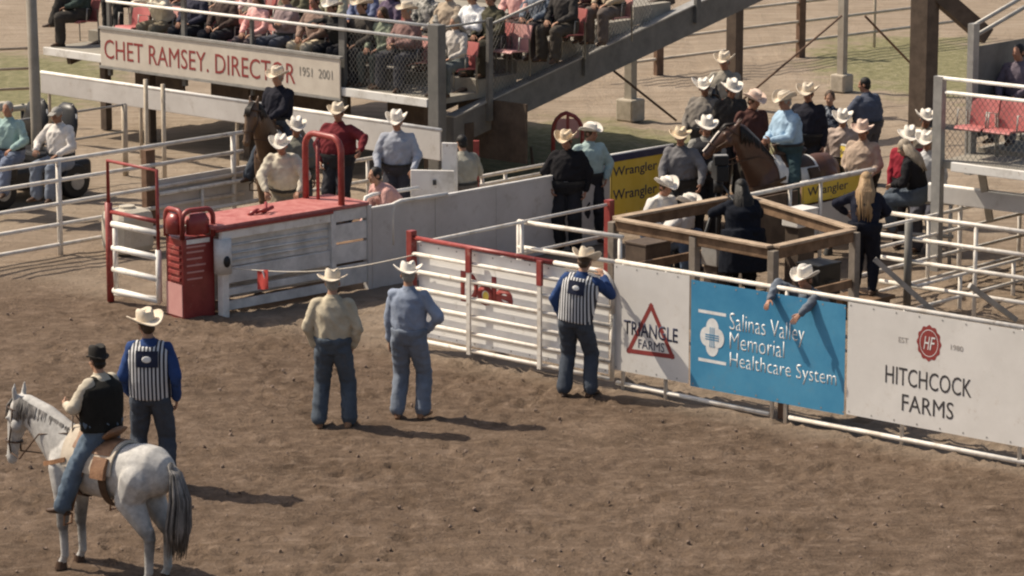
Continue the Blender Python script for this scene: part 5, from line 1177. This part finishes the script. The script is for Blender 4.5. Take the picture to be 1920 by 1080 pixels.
LEAN = dict(pose=seated(.46, lean=26, hands=((-.15, .55, .95), (.15, .55, .95)), eh=((-1, 0, -.3), (1, 0, -.3))))
spect(152, 1, 'spectator in dark green jacket with crossed legs left of the name sign', (.025, .04, .036), (.03, .028, .024), 'red seat under the spectator in the dark green jacket', dface=-25, **CR)
spect(312, 1, 'spectator in cream shirt resting both hands above the name sign', (.52, .46, .36), (.2, .17, .12), 'pink seat of the spectator in cream shirt', hat='cream', **LEAN)
spect(372, 1, 'spectator in navy shirt behind the letters of the name sign', (.025, .025, .04), (.02, .02, .024), 'red seat of the spectator in navy shirt', skin=1)
spect(428, 1, 'spectator in very dark brown top at the middle of the name sign', (.045, .03, .025), (.02, .018, .018), 'red seat of the spectator in dark brown top')
spect(488, 1, 'spectator in pink shirt near the thin rail post', (.55, .30, .28), (.09, .07, .07), 'pink seat of the spectator in pink shirt', female=True, style='long')
spect(538, 1, 'spectator in mauve-brown shirt with folded arms', (.20, .15, .15), (.05, .055, .07), 'pink seat of the spectator in mauve-brown shirt', pose=seated(hands=((.1, .28, .86), (-.1, .3, .84)), lean=-2))
spect(596, 1, 'spectator in brown top and khaki shorts above the sign years', (.19, .13, .105), (.40, .34, .25), 'red seat of the spectator in khaki shorts', skin=1)
spect(645, 1, 'spectator in black jacket leaning forward beside the wide grey post', (.018, .017, .016), (.015, .015, .015), 'red seat of the spectator in black jacket', hat='white', **LEAN)
spect(684, 1, 'spectator in black trousers and dark shirt just right of the name sign', (.05, .042, .035), (.014, .013, .015), 'pink seat of the spectator in black trousers', hat='cream')
spect(722, 1, 'spectator in grey-green shirt behind the wire mesh', (.17, .19, .14), (.045, .055, .05), 'red seat of the spectator in grey-green shirt', female=True, style='long')
spect(768, 1, 'spectator in maroon shirt and tall cream hat behind the wire mesh', (.17, .10, .09), (.035, .04, .045), 'pink seat of the spectator in tall cream hat', hat='cream', hair='grey', belly=.03, pose=seated(hands=((.0, .32, .74), (.1, .36, .72)), feet=((-.2, .46), (.25, .42))))
spect(858, 1, 'spectator in light grey shirt and dark shorts right of the corner post', (.38, .35, .32), (.09, .10, .10), 'red seat of the spectator in light grey shirt', hair='ash', style='long', female=True)
for i, (px, r, lb, c, pc, kk) in enumerate((
    (300, 2, 'spectator in brown shirt behind the cream-shirted one', (.22, .15, .11), (.08, .07, .06), {}),
    (420, 2, 'spectator in pale shirt in the second row above the sign letters', (.45, .40, .35), (.1, .09, .08), {}),
    (560, 2, 'spectator in dark olive shirt in the second row', (.10, .095, .06), (.06, .055, .045), dict(hat='cream')),
    (632, 2, 'spectator in olive and white top in the second row', (.33, .31, .22), (.2, .18, .14), {}),
    (245, 2, 'spectator in dark clothes at the far left of the second row', (.04, .035, .03), (.03, .03, .03), {}),
    (350, 2, 'spectator in rust-brown shirt in the second row above the name sign', (.20, .09, .06), (.06, .05, .05), dict(hat='straw')),
    (482, 2, 'spectator in pale pink top in the second row', (.50, .36, .33), (.1, .09, .09), dict(female=True, style='long')),
    (690, 2, 'spectator in light blue jeans and blue shirt in the second row', (.12, .14, .22), None, dict(pantm=denim((.16, .19, .25)))),
    (735, 2, 'spectator in dark purple top in the second row', (.09, .065, .10), (.05, .045, .06), dict(female=True, style='long')),
    (808, 2, 'spectator in patterned grey shirt in the second row', (.25, .23, .20), (.05, .05, .05), dict(shirtm=mat('grey_print', (.08, .08, .075), .9, col2=(.42, .40, .36), scale=14, lo=.45, hi=.58))),
    (846, 2, 'spectator in tan top with dark hair in the second row', (.30, .24, .18), (.09, .075, .06), dict(hair='black')),
    (895, 2, 'spectator in bright white shirt behind the end post', (.72, .69, .64), (.03, .03, .033), dict(pose=seated(hands=((.0, .36, .78), (.12, .34, .74)), lean=10))),
    (925, 2, 'spectator in dark olive jacket right of the end post', (.055, .05, .03), (.04, .035, .025), dict(skin=1)),
    (1015, 3, 'spectator in blue-grey shirt with white collar near the stand end', (.11, .13, .16), (.05, .04, .04), dict(hair='grey')),
    (1062, 3, 'spectator in long dark coat beside the stand end post', (.03, .026, .024), (.05, .035, .03), dict(bulk=1.2)),
    (1105, 4, 'spectator in dark maroon top at the far end of the stand', (.09, .035, .03), (.06, .035, .03), {}),
    (975, 3, 'spectator in pink shirt and brown trousers in the third row', (.52, .30, .27), (.10, .06, .055), dict(skin=1)),
    (1150, 4, 'spectator in tan shirt highest on the sloping stand end', (.34, .27, .19), (.1, .08, .07), {}))):
    spect(px, r, lb, c, pc or (.1, .1, .1), ('red', 'pink')[i % 2] + ' seat under the ' + lb, **kk)
for px, r, lb in ((248, 1, 'empty red seat at the left end of the name sign'), (270, 2, 'empty pink seat behind the left end of the name sign'), (458, 1, 'empty pink seat between the dark brown top and the pink shirt'), (958, 2, 'empty pink seat right of the spectator in dark olive jacket'), (500, 2, 'empty pink seat behind the spectator in pink shirt')):
    s, off, z = row_pt(px, r); seat(ST, s, off, z, lb, grs, SEATP if 'pink' in lb else SEATR, folded=False)
# spectator in the right grandstand
person('dark-haired spectator in purple-grey shirt at the top right', (.14, .115, .14), place=('top', 1910, 82, z2 + .13), face=S2 and math.degrees(math.atan2(n2.y, n2.x)) - 90, hair='black', pants=(.1, .1, .12), skin=1, pose=seated())
# ------------------------------------------------------------------ cart at the far left
cg = G(60, 372); cq = M.Rotation(R(46), 3, 'Z'); cl_ = lambda x, y, z: V((cg.x, cg.y, 0)) + cq @ V((x, y, z))
t = thing('utility_cart', 'dark open utility cart parked behind the left fence', 'cart', (cg.x, cg.y, 0)); CB = mat('dark_cart', (.022, .021, .022), .4, col2=(.035, .033, .032)); CREAMP = mat('cream_pad', (.55, .49, .38), .6, col2=(.66, .6, .48))
MB().box(cl_(-.25, .2, .42), (2.3, 1.25, .34), cq).build('body', CB, t, bevel=.08); MB().box(cl_(-.9, -.25, .72), (.25, .9, .5), cq).build('dash', CB, t, bevel=.06)
MB().box(cl_(.15, .2, .68), (.55, 1.15, .18), cq).build('seat_cushion', CB, t, bevel=.05)
for y in (-.18, .55):
    b_ = MB().loft([(cl_(.45, y, .72), cq @ V((0, .3, 0)), cq @ V((.07, 0, 0))), (cl_(.55, y, 1.15), cq @ V((0, .31, 0)), cq @ V((.09, 0, 0))), (cl_(.6, y, 1.38), cq @ V((0, .24, 0)), cq @ V((.08, 0, 0))), (cl_(.62, y, 1.47), cq @ V((0, .12, 0)), cq @ V((.04, 0, 0)))], 16).build('backrest', CB, t, smooth=True)
    MB().tube([cl_(.53, y - .28, 1.0), cl_(.58, y - .26, 1.3), cl_(.61, y - .12, 1.45)], .016, 6).build('rim_highlight', VINYL, b_, smooth=True)  # white tube draws the bright highlight along the backrest rim
MB().box(cl_(-.35, .95, 1.34), (1.3, .14, .16), cq).build('roll_pad', CREAMP, t, bevel=.06); MB().box(cl_(.5, .95, 1.28), (.5, .1, .1), cq).build('roll_pad', CREAMP, t, bevel=.04)
for x in (-.9, .6): MB().tube([cl_(x, .95, .5), cl_(x, .95, 1.34)], .03, 8).build('roll_post', CB, t, smooth=True)
for x in (-.95, .5):
    for y in (-.42, .82):
        w_ = MB().tube([cl_(x, y - .1, .27), cl_(x, y + .1, .27)], .27, 18).build('wheel', BLACK, t, smooth=False, bevel=.03); MB().tube([cl_(x, y - .115, .27), cl_(x, y + .115, .27)], .13, 14).build('rim', STEELM, w_)
fc = 46 + 90
person('person in white shirt and pale cap sitting in the dark cart', (.62, .58, .54), place=('top', 104, 202, .45), face=150, hair='grey', style='cap', skin=2, pantm=JL, pose=seated(.40, head=(12, 0, 0), feet=((-.13, .45, -.1), (.13, .45, -.1)), hands=((-.2, .34, .62), (.2, .36, .66))))
person('person in teal shirt and jeans at the left edge of the cart', (.30, .42, .40), place=('top', 14, 190, .45), face=160, hair='grey', skin=1, pantm=denim((.12, .14, .19)), pose=seated(.40, feet=((-.13, .5, -.1), (.13, .5, -.1)), hands=((-.2, .34, .62), (.26, .38, .74))))
P2_ = Plane(G(-10, 300, .6), UP)
rails('pipe_fence', 'thin grey pipe rails in front of the parked cart', P2_, -.6, P2_.at(236, 206)[0], [P2_.at(100, y)[1] for y in (216, 268)], [P2_.at(234, 240)[0]], m=STEELM, r=.02, pr=.05, pm=PIPET)
# platforms people stand on
def platform(label, o, u, a0, a1, b0, b1, z):
    v = V((-u.y, u.x, 0)); t = thing('timber_platform', label, 'platform', o); k = b0
    mb = MB()
    while k < b1 - .01: mb.slab(o, u, v, UZ, a0, a1, k, min(k + .19, b1), z - .05, z); k += .2
    mb.build('deck', TIMB, t)
    for a in (a0 + .1, a1 - .1):
        for b_ in (b0 + .1, b1 - .1): MB().slab(o, u, v, UZ, a - .05, a + .05, b_ - .05, b_ + .05, -.1, z - .052).build('leg', TIMB, t)
platform('low timber walkway behind the red chute deck', V((-2.4, 48.75, 0)), unit(47), -1.9, 1.2, -.6, 1.05, .35)
platform('low timber platform under the hatted men behind the bay horse', V((3.8, 51, 0)), V((1, 0, 0)), -1.25, 1.15, -.85, .75, .45)
platform('small timber step under the blonde woman in navy', V((4.64, 44.8, 0)), unit(48), -.3, .3, -.3, .3, .31)
pw = Plane(V((5.55, 48.55, 0)), unit(-18)); rails('pipe_fence', 'short pipe rail carrying the seated woman in black', pw, -.45, .75, (.90, .42), (-.4, .7), m=STEELM, r=.03)
# pale tank behind the tall red gate
tk = G(240, 474); t = thing('water_tank', 'rounded pale water tank behind the rails of the tall red gate', 'tank', tk); q = M.Rotation(R(46), 3, 'Z'); TKM = mat('pale_tank', (.44, .39, .31), .7, col2=(.56, .50, .41), scale=3, grime=(.30, .25, .19))
MB().box(tk + V((0, 0, .33)), (.62, .58, .66), q).build('body', TKM, t, bevel=.13); MB().tube([tk + V((0, 0, .65)), tk + V((0, 0, .70))], .12, 14).build('lid', TKM, t, smooth=False, bevel=.01)
finalize()
